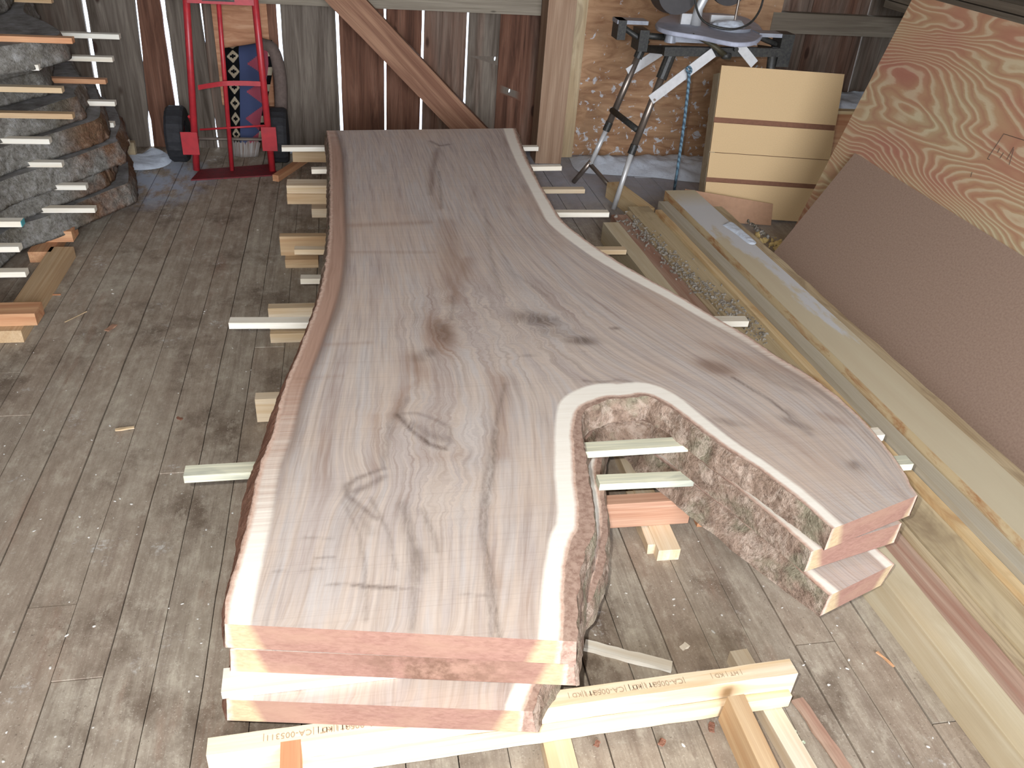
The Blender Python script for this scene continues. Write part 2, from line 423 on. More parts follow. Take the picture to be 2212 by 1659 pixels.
# ------------------------------------------------------------------ slab timber
def slab_mat():
    """heartwood/sapwood figured from the slab's own grain attributes"""
    s = NT('walnut_sawn_face', .72, .25)
    co = s.coord()
    g = s.attr('grain'); al = s.attr('along'); eh = s.attr('heart'); eb = s.attr('inner'); st = s.attr('stain')
    dk = s.attr('knotdark'); bd = s.attr('band'); wr = s.attr('wave'); end = s.attr('endcut'); gr = s.attr('greyline')
    # warp of the rings in the crotch figure
    wv = s.noise(s.map(co, (1, 1, 1)), 16, 3, .6)
    gg = s.math('ADD', g, s.math('MULTIPLY', s.math('SUBTRACT', wv, .5), s.math('MULTIPLY', wr, .055)))
    gg = s.math('ADD', gg, s.math('MULTIPLY', s.math('SUBTRACT', s.noise(s.map(co, (3, 2.2, 1)), 1, 3, .5), .5), .008))
    v1 = s.comb(s.math('MULTIPLY', gg, 24.0), s.math('MULTIPLY', al, 1.3), 0.0)
    v2 = s.comb(s.math('MULTIPLY', gg, 120.0), s.math('MULTIPLY', al, 3.5), 3.0)
    v3 = s.comb(s.math('MULTIPLY', gg, 300.0), s.math('MULTIPLY', al, 7.0), 7.0)
    n1 = s.noise(v1, 1, 4, .6); n2 = s.noise(v2, 1, 3, .6); n3 = s.noise(v3, 1, 2, .6)
    heart = s.ramp(n1, [(.30, L(168, 146, 134)), (.42, L(188, 174, 167)), (.50, L(200, 182, 168)), (.60, L(192, 182, 177)), (.75, L(208, 190, 176))])
    heart = s.mix(s.math('MULTIPLY', s.ramp(n2, [(.42, 0.0), (.66, 1.0)]), .5), heart, L(150, 130, 118))
    heart = s.mix(s.math('MULTIPLY', s.ramp(n3, [(.35, 1.0), (.55, 0.0)]), .22), heart, L(216, 204, 192))
    tan = s.noise(s.map(co, (2.2, 1.6, 1), (3, 3, 0)), 1, 4, .6)
    heart = s.mix(s.ramp(tan, [(.5, 0.0), (.7, .5)]), heart, L(204, 176, 152))
    # sawmill marks straight across
    saw = s.noise(s.map(co, (1.4, 260, 1), (0, 0, 0), (0, 0, .02)), 1, 2, .6)
    heart = s.mix(s.math('MULTIPLY', s.ramp(saw, [(.5, 0.0), (.72, 1.0)]), .16), heart, L(146, 122, 110))
    sap = s.mix(s.ramp(s.noise(s.map(co, (6, 120, 1)), 1, 3, .6), [(.4, 0.0), (.8, .3)]), L(244, 237, 224), L(222, 208, 188))
    redsap = s.mix(s.ramp(n2, [(.4, 0.0), (.7, .6)]), L(184, 146, 124), L(158, 120, 100))
    stj = s.math('ADD', st, s.math('MULTIPLY', s.math('SUBTRACT', s.noise(s.map(co, (2, 110, 1)), 1, 2, .7), .5), s.math('MULTIPLY', s.math('MULTIPLY', st, s.math('SUBTRACT', 1.0, st)), 4.5)), True)
    sap = s.mix(stj, sap, redsap)
    j = s.math('MULTIPLY', s.math('SUBTRACT', s.noise(co, 45, 3, .6), .5), .008)
    c = s.mix(s.rng(s.math('ADD', eh, s.math('MULTIPLY', j, .5)), -.004, .005), sap, heart)
    # darker line where heart meets sap on the stained side
    ln = s.math('MULTIPLY', s.math('MULTIPLY', s.rng(eh, -.012, 0.0), s.rng(eh, .03, .004)), st)
    c = s.mix(s.math('MULTIPLY', ln, .6), c, L(96, 72, 62))
    # stain bands, knots
    c = s.mix(s.math('MULTIPLY', bd, s.ramp(n2, [(.2, .5), (.7, 1.0)])), c, L(148, 112, 88))
    dj = s.math('MULTIPLY', dk, s.ramp(s.noise(s.comb(s.math('MULTIPLY', gg, 90.0), s.math('MULTIPLY', al, 14.0), 0.0), 1, 4, .7), [(.3, .45), (.65, 1.1)]), True)
    c = s.mix(s.math('MULTIPLY', dj, .9), c, L(88, 68, 58))
    gj = s.math('MULTIPLY', gr, s.ramp(s.noise(s.comb(s.math('MULTIPLY', gg, 220.0), s.math('MULTIPLY', al, 30.0), 5.0), 1, 4, .7), [(.3, .3), (.6, 1.1)]), True)
    c = s.mix(s.math('MULTIPLY', gj, .8), c, L(112, 98, 88))
    # cut end colour
    er = s.noise(s.map(co, (60, 60, 160), (0, 0, 0), (.5, .9, .3)), 1, 3, .6, .5)
    eb2 = s.noise(s.map(co, (5, 5, 14)), 1, 4, .6)
    endc = s.mix(s.ramp(er, [(.35, 0.0), (.65, .6)]), L(156, 116, 100), L(128, 88, 74))
    endc = s.mix(s.ramp(eb2, [(.45, 0.0), (.65, .7)]), endc, L(160, 124, 102))
    dkn = s.math('MULTIPLY', s.attr('endrot'), s.ramp(s.noise(co, 24, 5, .7), [(.4, 0.0), (.6, 1.0)]))
    endc = s.mix(dkn, endc, L(116, 84, 66))
    endsap = s.mix(s.ramp(er, [(.35, 0.0), (.7, .7)]), L(190, 166, 126), L(166, 136, 100))
    endc = s.mix(s.rng(eh, -.012, .008), endsap, endc)
    c = s.mix(end, c, endc)
    # inner bark rim
    pinkish = s.mix(s.ramp(s.noise(co, 60, 3, .7), [(.4, 0.0), (.65, 1.0)]), L(214, 184, 164), L(196, 156, 134))
    c = s.mix(s.rng(s.math('ADD', eb, j), .010, .002), c, pinkish)
    brk = s.mix(s.ramp(s.noise(co, 80, 4, .7), [(.35, 0.0), (.6, 1.0)]), L(142, 110, 94), L(176, 146, 128))
    c = s.mix(s.rng(s.math('ADD', eb, s.math('MULTIPLY', j, 1.4)), 0.0, -.0035), c, brk)
    s.bump(s.math('ADD', saw, s.math('MULTIPLY', n3, .5)), .06, .002)
    return s.col(c)
M_slab = slab_mat()

def seg_dist(P, A, B):
    """distance of points P (n,2) to segments; returns dist, index, param"""
    best = np.full(len(P), 1e9); bi = np.zeros(len(P), int); bt = np.zeros(len(P))
    for i in range(len(A)):
        d = B[i]-A[i]; l = (d*d).sum()+1e-12
        t = np.clip(((P-A[i])@d)/l, 0, 1)
        q = A[i]+t[:, None]*d; ds = ((P-q)**2).sum(1)
        m = ds < best
        best[m] = ds[m]; bi[m] = i; bt[m] = t[m]
    return np.sqrt(best), bi, bt

def inside(P, poly):
    c = np.zeros(len(P), bool); x, y = P[:, 0], P[:, 1]; n = len(poly)
    for i in range(n):
        a = poly[i]; b = poly[(i+1) % n]
        m = (a[1] > y) != (b[1] > y)
        if not m.any(): continue
        xi = (b[0]-a[0])*(y-a[1])/(b[1]-a[1]+1e-15)+a[0]
        c ^= m & (x < xi)
    return c

def make_slab(name, label, edges, zt, th, step, marks, seed, sharp=True, endrot=None, group=None):
    """edges: list of dict(kind live/cut, id value, pts[(x,y,sapw,rim,stain,off)...]) in order round the slab"""
    rnd = random.Random(seed)
    V = []      # x,y,sapw,rim,stain,off,kind,val
    for e in edges:
        pts = smooth_curve(e['pts'], 6) if e['live'] else [np.array(p, float) for p in e['pts']]
        # resample
        out = [pts[0]]
        for a, b in zip(pts[:-1], pts[1:]):
            ln = math.hypot(*(b[:2]-a[:2])); k = max(1, int(ln/step))
            for q in range(1, k+1): out.append(a+(b-a)*q/k)
        out = out[:-1]
        for p in out: V.append((*p, 1.0 if e['live'] else 0.0, e.get('val', -1)))
    V = np.array(V); n = len(V); Q = V[:, :2].copy()
    nx = np.roll(Q, -1, 0); pv = np.roll(Q, 1, 0)
    area = .5*np.sum(Q[:, 0]*nx[:, 1]-nx[:, 0]*Q[:, 1]); sg = 1 if area > 0 else -1
    tv = nx-pv; nr = np.stack([tv[:, 1], -tv[:, 0]], 1)*sg; nr /= np.linalg.norm(nr, axis=1)[:, None]+1e-9
    # for cut edges keep the outward shift zero except at corners
    live = V[:, 6] > .5
    segA = Q; segB = nx; seglive = live.copy()
    # small irregularity of live outline
    jit = np.array([mnoise.noise(Vector((p[0]*26, p[1]*26, seed)))*.006+mnoise.noise(Vector((p[0]*90, p[1]*90, seed)))*.0025 for p in Q])
    lively = live & np.roll(live, 1)
    Q = Q+nr*(jit*lively*np.minimum(1, V[:, 3]*60+.35))[:, None]
    # interior points
    lo = Q.min(0)-.01; hi = Q.max(0)+.01
    gx, gy = np.meshgrid(np.arange(lo[0], hi[0], step*1.05), np.arange(lo[1], hi[1], step*1.05))
    G = np.stack([gx.ravel(), gy.ravel()], 1); G += rng.uniform(-.2, .2, G.shape)*step
    G = G[inside(G, Q)]
    d, _, _ = seg_dist(G, Q, np.roll(Q, -1, 0))
    G = G[d > step*.6]
    A = np.concatenate([Q, G])
    r = delaunay_2d_cdt([Vector(p) for p in A], [], [list(range(n))], 1, 1e-7)
    A2 = np.array([list(v) for v in r[0]]); faces = r[2]
    # --- grain field on a coarse lattice
    hh = .018
    NX = int((hi[0]-lo[0])/hh)+3; NY = int((hi[1]-lo[1])/hh)+3
    gx, gy = np.meshgrid(lo[0]-hh+np.arange(NX)*hh, lo[1]-hh+np.arange(NY)*hh)
    GP = np.stack([gx.ravel(), gy.ravel()], 1)
    ins = inside(GP, Q)
    d, bi, bt = seg_dist(GP, Q, np.roll(Q, -1, 0))
    near = (~ins) & (d < hh*1.6)
    fixg = (near & seglive[bi]).reshape(NY, NX); valg = V[bi, 7].reshape(NY, NX)
    cut = near & ~seglive[bi]
    fixs = cut.reshape(NY, NX); vals = V[bi, 7].reshape(NY, NX)
    insr = ins.reshape(NY, NX)
    def solve(fix, val, init, it):
        u = np.where(fix, val, init); w = (insr | fix).astype(float)
        W = np.zeros_like(w); W[1:-1, 1:-1] = w[2:, 1:-1]+w[:-2, 1:-1]+w[1:-1, 2:]+w[1:-1, :-2]
        W[W == 0] = 1
        om = 1.0
        for _ in range(it):
            q = u*w; sm = np.zeros_like(u)
            sm[1:-1, 1:-1] = q[2:, 1:-1]+q[:-2, 1:-1]+q[1:-1, 2:]+q[1:-1, :-2]
            u = np.where(fix, val, np.where(insr, sm/W, u))
        return u
    gi = np.clip((gx+.25)/1.3, 0, 1); si = np.clip((4.4-gy)/3.3, 0, 1)
    ug = solve(fixg, valg, gi, 2600); us = solve(fixs, vals, si, 3200)
    def samp(u, P):
        fx = (P[:, 0]-(lo[0]-hh))/hh; fy = (P[:, 1]-(lo[1]-hh))/hh
        i = np.clip(fx.astype(int), 0, NX-2); j = np.clip(fy.astype(int), 0, NY-2); a = fx-i; b = fy-j
        return (u[j, i]*(1-a)*(1-b)+u[j, i+1]*a*(1-b)+u[j+1, i]*(1-a)*b+u[j+1, i+1]*a*b)
    # extend a bit outside
    for _ in range(3):
        for u, fx in ((ug, fixg), (us, fixs)):
            known = insr | fx
            cnt = np.zeros_like(u); sm = np.zeros_like(u); k = known.astype(float)
            for dy, dx in ((1, 0), (-1, 0), (0, 1), (0, -1), (1, 1), (-1, -1), (1, -1), (-1, 1)):
                cnt += np.roll(k, (dy, dx), (0, 1)); sm += np.roll(u*k, (dy, dx), (0, 1))
            m = (~known) & (cnt > 0); u[m] = sm[m]/cnt[m]
    lv = np.where(seglive)[0]
    def attrs(P):
        # distance to the live edges only
        dd, ii, tt = seg_dist(P, segA[lv], segB[lv]); ii = lv[ii]; jj = (ii+1) % n
        jj = np.where(seglive[jj], jj, ii)
        sw = V[ii, 2]*(1-tt)+V[jj, 2]*tt; rm = V[ii, 3]*(1-tt)+V[jj, 3]*tt; stn = V[ii, 4]*(1-tt)+V[jj, 4]*tt
        g = samp(ug, P); s_ = samp(us, P)*3.3
        dk = np.zeros(len(P)); bd = np.zeros(len(P)); wv = np.full(len(P), .03); gl = np.zeros(len(P))
        for mk in marks:
            k = mk[0]
            if k in ('dark', 'band', 'wave', 'bump'):
                cx, cy, rx, ry, ang, amt = mk[1:7]
                ca, sa = math.cos(ang), math.sin(ang)
                u = ((P[:, 0]-cx)*ca+(P[:, 1]-cy)*sa)/rx; v = (-(P[:, 0]-cx)*sa+(P[:, 1]-cy)*ca)/ry
                q = np.exp(-(u*u+v*v)**(1.6 if k != 'bump' else 1.0))*amt
                if k == 'dark': dk = np.maximum(dk, q)
                elif k == 'band': bd = np.maximum(bd, q)
                elif k == 'wave': wv = np.maximum(wv, q)
                else: g = g+q
            else:
                pl = np.array(mk[1]); wd, amt = mk[2:4]
                ds, ii2, tt2 = seg_dist(P, pl[:-1], pl[1:])
                q = np.exp(-(ds/wd)**2)*amt
                if k == 'line': dk = np.maximum(dk, q)
                elif k == 'bline': bd = np.maximum(bd, q)
                else: gl = np.maximum(gl, q)
        return g, s_, dd-(rm+sw), dd-rm, stn, dk, bd, wv, gl
    names = ('grain', 'along', 'heart', 'inner', 'stain', 'knotdark', 'band', 'wave', 'greyline', 'endcut', 'endrot')
    at_top = attrs(A2)
    # --- bottom outline
    off = V[:, 5]
    Bq = Q+nr*off[:, None]
    # at corners between live and cut slide along the cut only
    for i in range(n):
        a, b = live[i-1], live[i]
        if a != b:
            cutdir = (Q[(i+1) % n]-Q[i]) if a else (Q[i-1]-Q[i])
            cutdir = cutdir/np.linalg.norm(cutdir); o_ = max(off[i], off[i-1] if not b else off[i])
            Bq[i] = Q[i]-cutdir*o_*.9
        elif not b:
            Bq[i] = Q[i]
    me_v = [(x, y, zt) for x, y in A2]; nt = len(me_v)
    # side ring verts (own copies so the end faces carry their own attributes)
    sv0 = len(me_v); me_v += [(Q[i, 0], Q[i, 1], zt) for i in range(n)]
    LV = 4
    for l in range(1, LV+1):
        t = l/LV
        for i in range(n):
            p = Q[i]*(1-t)+Bq[i]*t
            me_v.append((p[0], p[1], zt-th*t))
    fc = [tuple(f) for f in faces]
    up = []
    for f in fc:
        a, b, c_ = [A2[i] for i in f[:3]]
        cr = (b[0]-a[0])*(c_[1]-a[1])-(b[1]-a[1])*(c_[0]-a[0])
        up.append(f if cr > 0 else f[::-1])
    fc = up
    for l in range(LV):
        for i in range(n):
            j = (i+1) % n; a = sv0+l*n+i; b = sv0+l*n+j
            q = (a, b, b+n, a+n)
            fc.append(q if sg < 0 else q[::-1])
    bt0 = sv0+LV*n
    fc.append(tuple(range(bt0, bt0+n)) if sg < 0 else tuple(range(bt0, bt0+n))[::-1])
    me = bpy.data.meshes.new(name); me.from_pydata(me_v, [], fc)
    sideP = np.array(me_v[sv0:])[:, :2]; at_s = attrs(np.concatenate([Q]*(LV+1)))
    sapshift = np.repeat(np.linspace(0, .02, LV+1), n)
    for k, nm in enumerate(names):
        if nm == 'endcut': arr = np.concatenate([np.zeros(nt), np.ones((LV+1)*n)])
        elif nm == 'endrot':
            er = np.zeros((LV+1)*n)
            if endrot is not None: er = np.exp(-((sideP[:, 0]-endrot[0])/endrot[1])**2)*(sideP[:, 1] < 1.4)
            arr = np.concatenate([np.zeros(nt), er])
        else:
            sd = at_s[k].copy()
            if nm == 'heart': sd = sd-sapshift
            arr = np.concatenate([at_top[k], sd])
        a = me.attributes.new(nm, 'FLOAT', 'POINT'); a.data.foreach_set('value', arr.astype(np.float32))
    me.materials.append(M_slab); me.validate(); me.update()
    o = bpy.data.objects.new(name, me); COL.objects.link(o)
    tag(o, label, 'slab', group)
    # --- bark: one strip per live run
    runs = []; cur = []
    for i in range(n):
        if live[i]: cur.append(i)
        elif cur: cur.append(i); runs.append(cur); cur = []
    if cur: runs.append(cur+[0])
    bm = bmesh.new(); LB = 9
    for run in runs:
        grid = []
        cum = 0
        for idx, i in enumerate(run):
            col_ = []
            e_ = min(idx, len(run)-1-idx); fade = min(1, e_/5)
            for l in range(LB+1):
                t = l/LB
                p = Q[i]*(1-t)+Bq[i]*t
                amp = math.sin(math.pi*min(1, t*1.15+.02))**.7 if t < .87 else .55
                v3 = Vector((p[0], p[1], (zt-th*t)))
                nz = mnoise.fractal(v3*34+Vector((seed, 0, 0)), 1.0, 2.1, 4)
                rd = mnoise.fractal(v3*11, 1.0, 2.0, 3)
                out = .0012+amp*(.002+.0045*abs(nz)+.003*max(0, rd))*(.35+.65*fade)
                if t == 0: out = .0004
                q = p+nr[i]*out
                col_.append(bm.verts.new((q[0], q[1], v3.z+nz*.0015*(0 < l < LB))))
            grid.append(col_)
        for a, b in zip(grid[:-1], grid[1:]):
            for l in range(LB):
                bm.faces.new((a[l], b[l], b[l+1], a[l+1]))
    bmesh.ops.recalc_face_normals(bm, faces=bm.faces)
    bk = obj('bark', bm, M_bark, o, smooth=True)
    return o

# slab outline: pixels on the top slab, then lower slabs shift from it
ZT1, TH, GAP = .366, .065, .022
ZT2 = ZT1-TH-GAP; ZT3 = ZT2-TH-GAP
def P2(px, py, z): v = onz((px, py), z); return (v.x, v.y)

def ed(z, rows): return [(*P2(r[0], r[1], z), *r[2:]) for r in rows]
# columns: px, py, sapwidth, rim, stain, bark overhang at the underside
left1 = ed(ZT1, [
 (705, 282, .040, .006, .8, .012), (711, 332, .052, .006, 1, .012), (712, 423, .052, .006, 1, .012), (711, 491, .054, .006, 1, .014), (706, 542, .058, .006, 1, .016),
 (697, 604, .058, .005, 1, .016), (683, 658, .056, .005, 1, .018), (662, 715, .054, .005, 1, .022), (648, 755, .052, .004, 1, .026), (613, 839, .050, .004, .95, .030),
 (588, 936, .046, .004, .75, .036), (560, 1012, .044, .004, .55, .034), (539, 1105, .044, .005, .28, .030), (522, 1168, .044, .006, .1, .022), (505, 1227, .046, .006, .02, .016),
 (489, 1291, .048, .004, 0, .012), (485, 1348, .045, .001, 0, .006)])
front1 = ed(ZT1, [(485, 1348, .045, .0, 0, 0), (1246, 1386, .045, .0, 0, 0)])
inner1 = ed(ZT1, [
 (1246, 1386, .042, .028, 0, .006), (1249, 1320, .042, .030, 0, .006), (1251, 1259, .040, .032, 0, .004), (1260, 1210, .040, .036, 0, .004), (1268, 1177, .044, .036, 0, .006), (1284, 1149, .046, .038, 0, .006),
 (1284, 1110, .046, .036, 0, .006), (1278, 1070, .046, .034, 0, .006), (1270, 1027, .046, .032, 0, .006), (1266, 986, .046, .030, 0, .006), (1257, 941, .044, .024, 0, .008), (1257, 900, .048, .018, 0, .012),
 (1272, 880, .060, .016, 0, .016), (1313, 864, .066, .014, 0, .018), (1353, 861, .062, .012, 0, .018), (1394, 855, .056, .010, 0, .018), (1435, 873, .050, .010, 0, .016), (1475, 901, .042, .010, 0, .014),
 (1557, 962, .036, .008, 0, .014), (1638, 1014, .032, .006, 0, .014), (1720, 1076, .032, .005, 0, .010), (1797, 1143, .030, .002, 0, -.006)])
limb1 = ed(ZT1, [(1797, 1143, .03, 0, 0, 0), (1982, 1070, .0, 0, 0, 0)])
outer1 = ed(ZT1, [
 (1982, 1070, .001, 0, 0, .002), (1966, 1046, .001, 0, 0, .002), (1955, 1024, .002, 0, 0, .004), (1914, 966, .006, 0, .3, .006), (1863, 906, .010, .002, .4, .008), (1808, 856, .018, .004, .6, .010), (1749, 812, .026, .004, .6, .012),
 (1680, 770, .028, .004, .5, .014), (1612, 724, .034, .004, .3, .014), (1539, 682, .040, .004, .1, .014), (1462, 636, .046, .004, 0, .014), (1400, 602, .052, .004, 0, .014), (1316, 553, .058, .004, 0, .014), (1251, 507, .060, .004, 0, .014),
 (1215, 477, .058, .004, 0, .014), (1200, 455, .054, .004, 0, .014), (1166, 397, .050, .005, 0, .016), (1134, 332, .052, .008, 0, .018), (1114, 277, .056, .010, 0, .018)])
back1 = ed(ZT1, [(1114, 277, .05, 0, 0, 0), (705, 282, .05, 0, 0, 0)])
def build_edges(l, f, i, m, o_, b):
    return [dict(live=True, val=0.0, pts=l), dict(live=False, val=1.0, pts=f), dict(live=True, val=.52, pts=i), dict(live=False, val=1.0, pts=m), dict(live=True, val=1.0, pts=o_), dict(live=False, val=0.0, pts=b)]

def mk(px, py, rx, ry, ang, amt, kind='dark'):
    x, y = P2(px, py, ZT1); return (kind, x, y, rx, ry, ang, amt)
def ml(pts, wd, amt, kind='line'):
    return (kind, [P2(*p, ZT1) for p in pts], wd, amt)
marks1 = [
 mk(948, 722, .052, .13, .1, .95, 'band'), mk(955, 718, .034, .075, .1, .55), mk(900, 790, .045, .09, .3, .6, 'band'), mk(905, 772, .03, .03, 0, .35), mk(925, 762, .030, .026, .5, .5, 'dark'),
 mk(948, 722, .06, .12, 0, .035, 'bump'), mk(925, 930, .10, .09, 0, .022, 'bump'), mk(800, 1050, .08, .09, 0, -.028, 'bump'), mk(905, 1090, .10, .16, 0, .018, 'bump'),
 mk(1080, 690, .30, .30, 0, 1.3, 'wave'), mk(930, 930, .16, .22, 0, .8, 'wave'), mk(960, 1060, .12, .12, 0, .8, 'wave'), mk(1000, 660, .2, .2, 0, 1.0, 'wave'),
 mk(1160, 690, .085, .045, -.5, .8), mk(1255, 735, .055, .030, -.2, .8), mk(1200, 715, .09, .05, -.4, .35), mk(1328, 709, .018, .010, 0, .7), mk(1140, 768, .03, .008, 0, .35),
 mk(1545, 793, .055, .030, -.7, .45, 'dark'), mk(1545, 793, .07, .045, -.7, .7, 'band'), mk(1720, 915, .05, .020, -.8, .6), mk(1850, 1008, .03, .030, -.8, .3), mk(1845, 1005, .018, .022, -.5, .6),
 mk(1575, 912, .05, .016, -.4, .4), mk(1640, 800, .14, .03, -.75, .35), mk(1690, 830, .09, .02, -.75, .35), mk(1800, 905, .05, .02, -.8, .5, 'band'), mk(1600, 770, .16, .03, -.7, .4, 'band'),
 ml([(1582, 815), (1620, 838), (1665, 865), (1700, 893), (1730, 925)], .006, .75), ml([(1700, 890), (1745, 935)], .016, .4),
 # wedge shaped knot
 ml([(858, 896), (890, 930), (930, 960), (962, 970)], .007, .85), ml([(858, 894), (900, 892), (940, 906), (975, 925), (972, 955), (960, 970)], .006, .45), ml([(890, 915), (930, 940), (965, 950)], .016, .45),
 ml([(1000, 985), (905, 990)], .02, .25, 'bline'),
 # hooked knot
 ml([(830, 1012), (800, 1022), (768, 1035), (750, 1050), (752, 1072), (775, 1090), (812, 1120)], .007, .6), ml([(828, 1030), (795, 1050), (765, 1062)], .010, .55), ml([(750, 1045), (742, 1062), (758, 1085), (800, 1150)], .012, .35, 'gline'),
 ml([(880, 860), (850, 905), (835, 960), (828, 1005)], .010, .45, 'gline'), ml([(905, 820), (870, 850), (850, 900)], .016, .4, 'bline'), ml([(810, 900), (815, 960), (812, 1010)], .014, .4, 'bline'),
 ml([(740, 1080), (775, 1150), (790, 1230), (790, 1340)], .005, .5, 'gline'), ml([(800, 1075), (840, 1150), (855, 1230)], .005, .55, 'gline'), ml([(870, 1090), (893, 1180), (898, 1250)], .014, .65, 'gline'),
 ml([(910, 1100), (935, 1150), (945, 1190)], .008, .5, 'gline'), ml([(896, 1180), (897, 1250), (891, 1360)], .007, .6, 'gline'), ml([(902, 1190), (912, 1230)], .012, .5),
 ml([(1090, 830), (1075, 900), (1060, 980), (1045, 1050), (1038, 1130), (1050, 1220), (1062, 1380)], .006, .65, 'gline'), ml([(1070, 930), (1066, 1000), (1052, 1080), (1046, 1160), (1062, 1250), (1078, 1380)], .007, .8, 'gline'),
 ml([(1085, 820), (1082, 900), (1085, 980)], .03, .5, 'bline'), ml([(1045, 1100), (1048, 1180), (1070, 1260)], .02, .35, 'bline'),
 ml([(1008, 560), (990, 600), (975, 650)], .03, .55, 'bline'), ml([(965, 480), (975, 540), (970, 620)], .045, .55, 'bline'), ml([(940, 330), (930, 400), (948, 450)], .02, .4, 'bline'),
 ml([(930, 305), (950, 315), (970, 312)], .010, .7), ml([(945, 320), (935, 370), (930, 420)], .012, .4), ml([(948, 370), (952, 420), (955, 450)], .007, .6, 'gline'),
 ml([(1048, 480), (1060, 550), (1070, 590), (1090, 640)], .008, .4, 'gline'), ml([(1045, 450), (1060, 510), (1085, 550), (1110, 590), (1180, 640)], .006, .35, 'gline'),
 ml([(978, 640), (980, 660), (975, 690)], .007, .4), ml([(760, 487), (930, 480)], .022, .45, 'bline'), ml([(760, 545), (940, 545)], .012, .35, 'bline'),
 ml([(640, 818), (740, 812)], .008, .3, 'bline'), ml([(700, 745), (800, 740)], .01, .35, 'bline'),
 # split across the front end and short checks
 ml([(708, 1263), (760, 1262)], .0035, .45), ml([(762, 1263), (800, 1267), (850, 1270)], .0045, .9), ml([(850, 1270), (905, 1273)], .003, .5), ml([(650, 1232), (700, 1228)], .003, .5), ml([(985, 1282), (1060, 1287)], .003, .35), ml([(655, 1160), (725, 1165)], .003, .3), ml([(590, 1235), (612, 1233)], .004, .35), ml([(680, 1205), (720, 1204)], .003, .4),
 ml([(1110, 300), (1104, 292)], .002, 0.1),
 ml([(1262, 822), (1300, 826), (1340, 820), (1362, 825)], .006, .5),
]
slab1 = make_slab('walnut_slab', 'topmost forked live-edge walnut slab of the stack, grey-brown figured face with cream sapwood', build_edges(left1, front1, inner1, limb1, outer1, back1), ZT1, TH, .0065, marks1, 1, endrot=None, group=None)

def shift(rows, fn): return [(*fn(r[0], r[1]), *r[2:]) for r in rows]
# second slab: seen at the front end, in the crotch and at the limb end
def pin(rows, first=None, last=None):
    rows = list(rows)
    if first: rows[0] = (*first, *rows[0][2:])
    if last: rows[-1] = (*last, *rows[-1][2:])
    return rows
fl2 = P2(497, 1402, ZT2); fr2 = P2(1240, 1434, ZT2)
left2 = pin(shift(left1, lambda x, y: (x+.012, y+.012)), last=fl2)
front2 = [(*fl2, .04, 0, 0, 0), (*fr2, .04, 0, 0, 0)]
inner2 = ed(ZT2, [(1240, 1434, .038, .012, 0, .012), (1246, 1392, .038, .010, 0, .012), (1256, 1320, .036, .010, 0, .012), (1262, 1240, .034, .010, 0, .012), (1277, 1170, .03, .010, 0, .012), (1272, 1110, .03, .010, 0, .012), (1266, 1050, .03, .01, 0, .012),
 (1262, 990, .03, .010, 0, .014), (1268, 950, .03, .012, 0, .016), (1285, 925, .04, .014, 0, .02), (1320, 905, .045, .012, 0, .03), (1375, 905, .045, .012, 0, .02), (1440, 935, .035, .010, 0, .014), (1520, 1000, .03, .008, 0, .010), (1600, 1062, .03, .006, 0, .008), (1680, 1128, .028, .005, 0, .006), (1752, 1192, .025, .003, 0, .0)])
lr2 = P2(1948, 1130, ZT2)
limb2 = [(*P2(1752, 1192, ZT2), .03, 0, 0, 0), (*lr2, .01, 0, 0, 0)]
outer2 = pin(shift(outer1, lambda x, y: (x-.035, y-.02)), first=lr2)
outer2[1] = (lr2[0]-.01, lr2[1]+.05, *outer2[1][2:]); outer2[2] = (lr2[0]-.03, lr2[1]+.10, *outer2[2][2:])
back2 = [(*outer2[-1][:2], .05, 0, 0, 0), (*left2[0][:2], .05, 0, 0, 0)]
marks2 = []
slab2 = make_slab('walnut_slab', 'middle forked walnut slab of the stack, dark decayed patch in its reddish cut end', build_edges(left2, front2, inner2, limb2, outer2, back2), ZT2, TH, .014, marks2, 2, endrot=(.13, .15))
# bottom slab
fl3 = P2(489, 1511, ZT3); fr3 = P2(1150, 1537, ZT3)
left3 = pin(shift(left1, lambda x, y: (x+.004, y-.02)), last=fl3)
left3[-2] = (fl3[0]-.004, fl3[1]+.06, *left3[-2][2:])
front3 = [(*fl3, .05, 0, 0, 0), (*fr3, .05, 0, 0, 0)]
inner3 = ed(ZT3, [(1150, 1537, .034, .018, 0, .014), (1168, 1488, .034, .016, 0, .014), (1200, 1440, .034, .016, 0, .014), (1235, 1380, .034, .014, 0, .012), (1256, 1318, .034, .014, 0, .012), (1278, 1290, .03, .016, 0, .012), (1300, 1235, .03, .018, 0, .010), (1311, 1170, .032, .018, 0, .010),
 (1312, 1105, .036, .016, 0, .010), (1304, 1060, .036, .014, 0, .010), (1297, 1020, .036, .014, 0, .010), (1302, 985, .04, .014, 0, .012), (1310, 945, .04, .014, 0, .014), (1330, 925, .04, .016, 0, .02), (1372, 948, .04, .016, 0, .02), (1400, 975, .03, .012, 0, .028), (1450, 1010, .016, .006, 0, .034), (1520, 1064, .014, .005, 0, .036),
 (1600, 1124, .014, .005, 0, .036), (1680, 1190, .016, .006, 0, .030), (1790, 1288, .03, .006, 0, .004)])
lr3 = P2(1932, 1218, ZT3)
limb3 = [(*P2(1790, 1288, ZT3), .04, 0, 0, 0), (*lr3, .03, 0, 0, 0)]
outer3 = pin(shift(outer1, lambda x, y: (x-.05, y-.02)), first=lr3)
outer3[1] = (lr3[0]-.015, lr3[1]+.06, .03, .0, 0, -.012); outer3[2] = (lr3[0]-.03, lr3[1]+.14, .03, 0, 0, -.01)
outer3[0] = (*lr3, .03, 0, 0, -.025)
back3 = [(*outer3[-1][:2], .05, 0, 0, 0), (*left3[0][:2], .05, 0, 0, 0)]
marks3 = []
_k = P2(900, 1498, ZT3); marks3.append(('dark', _k[0], _k[1], .008, .006, 0, .9))
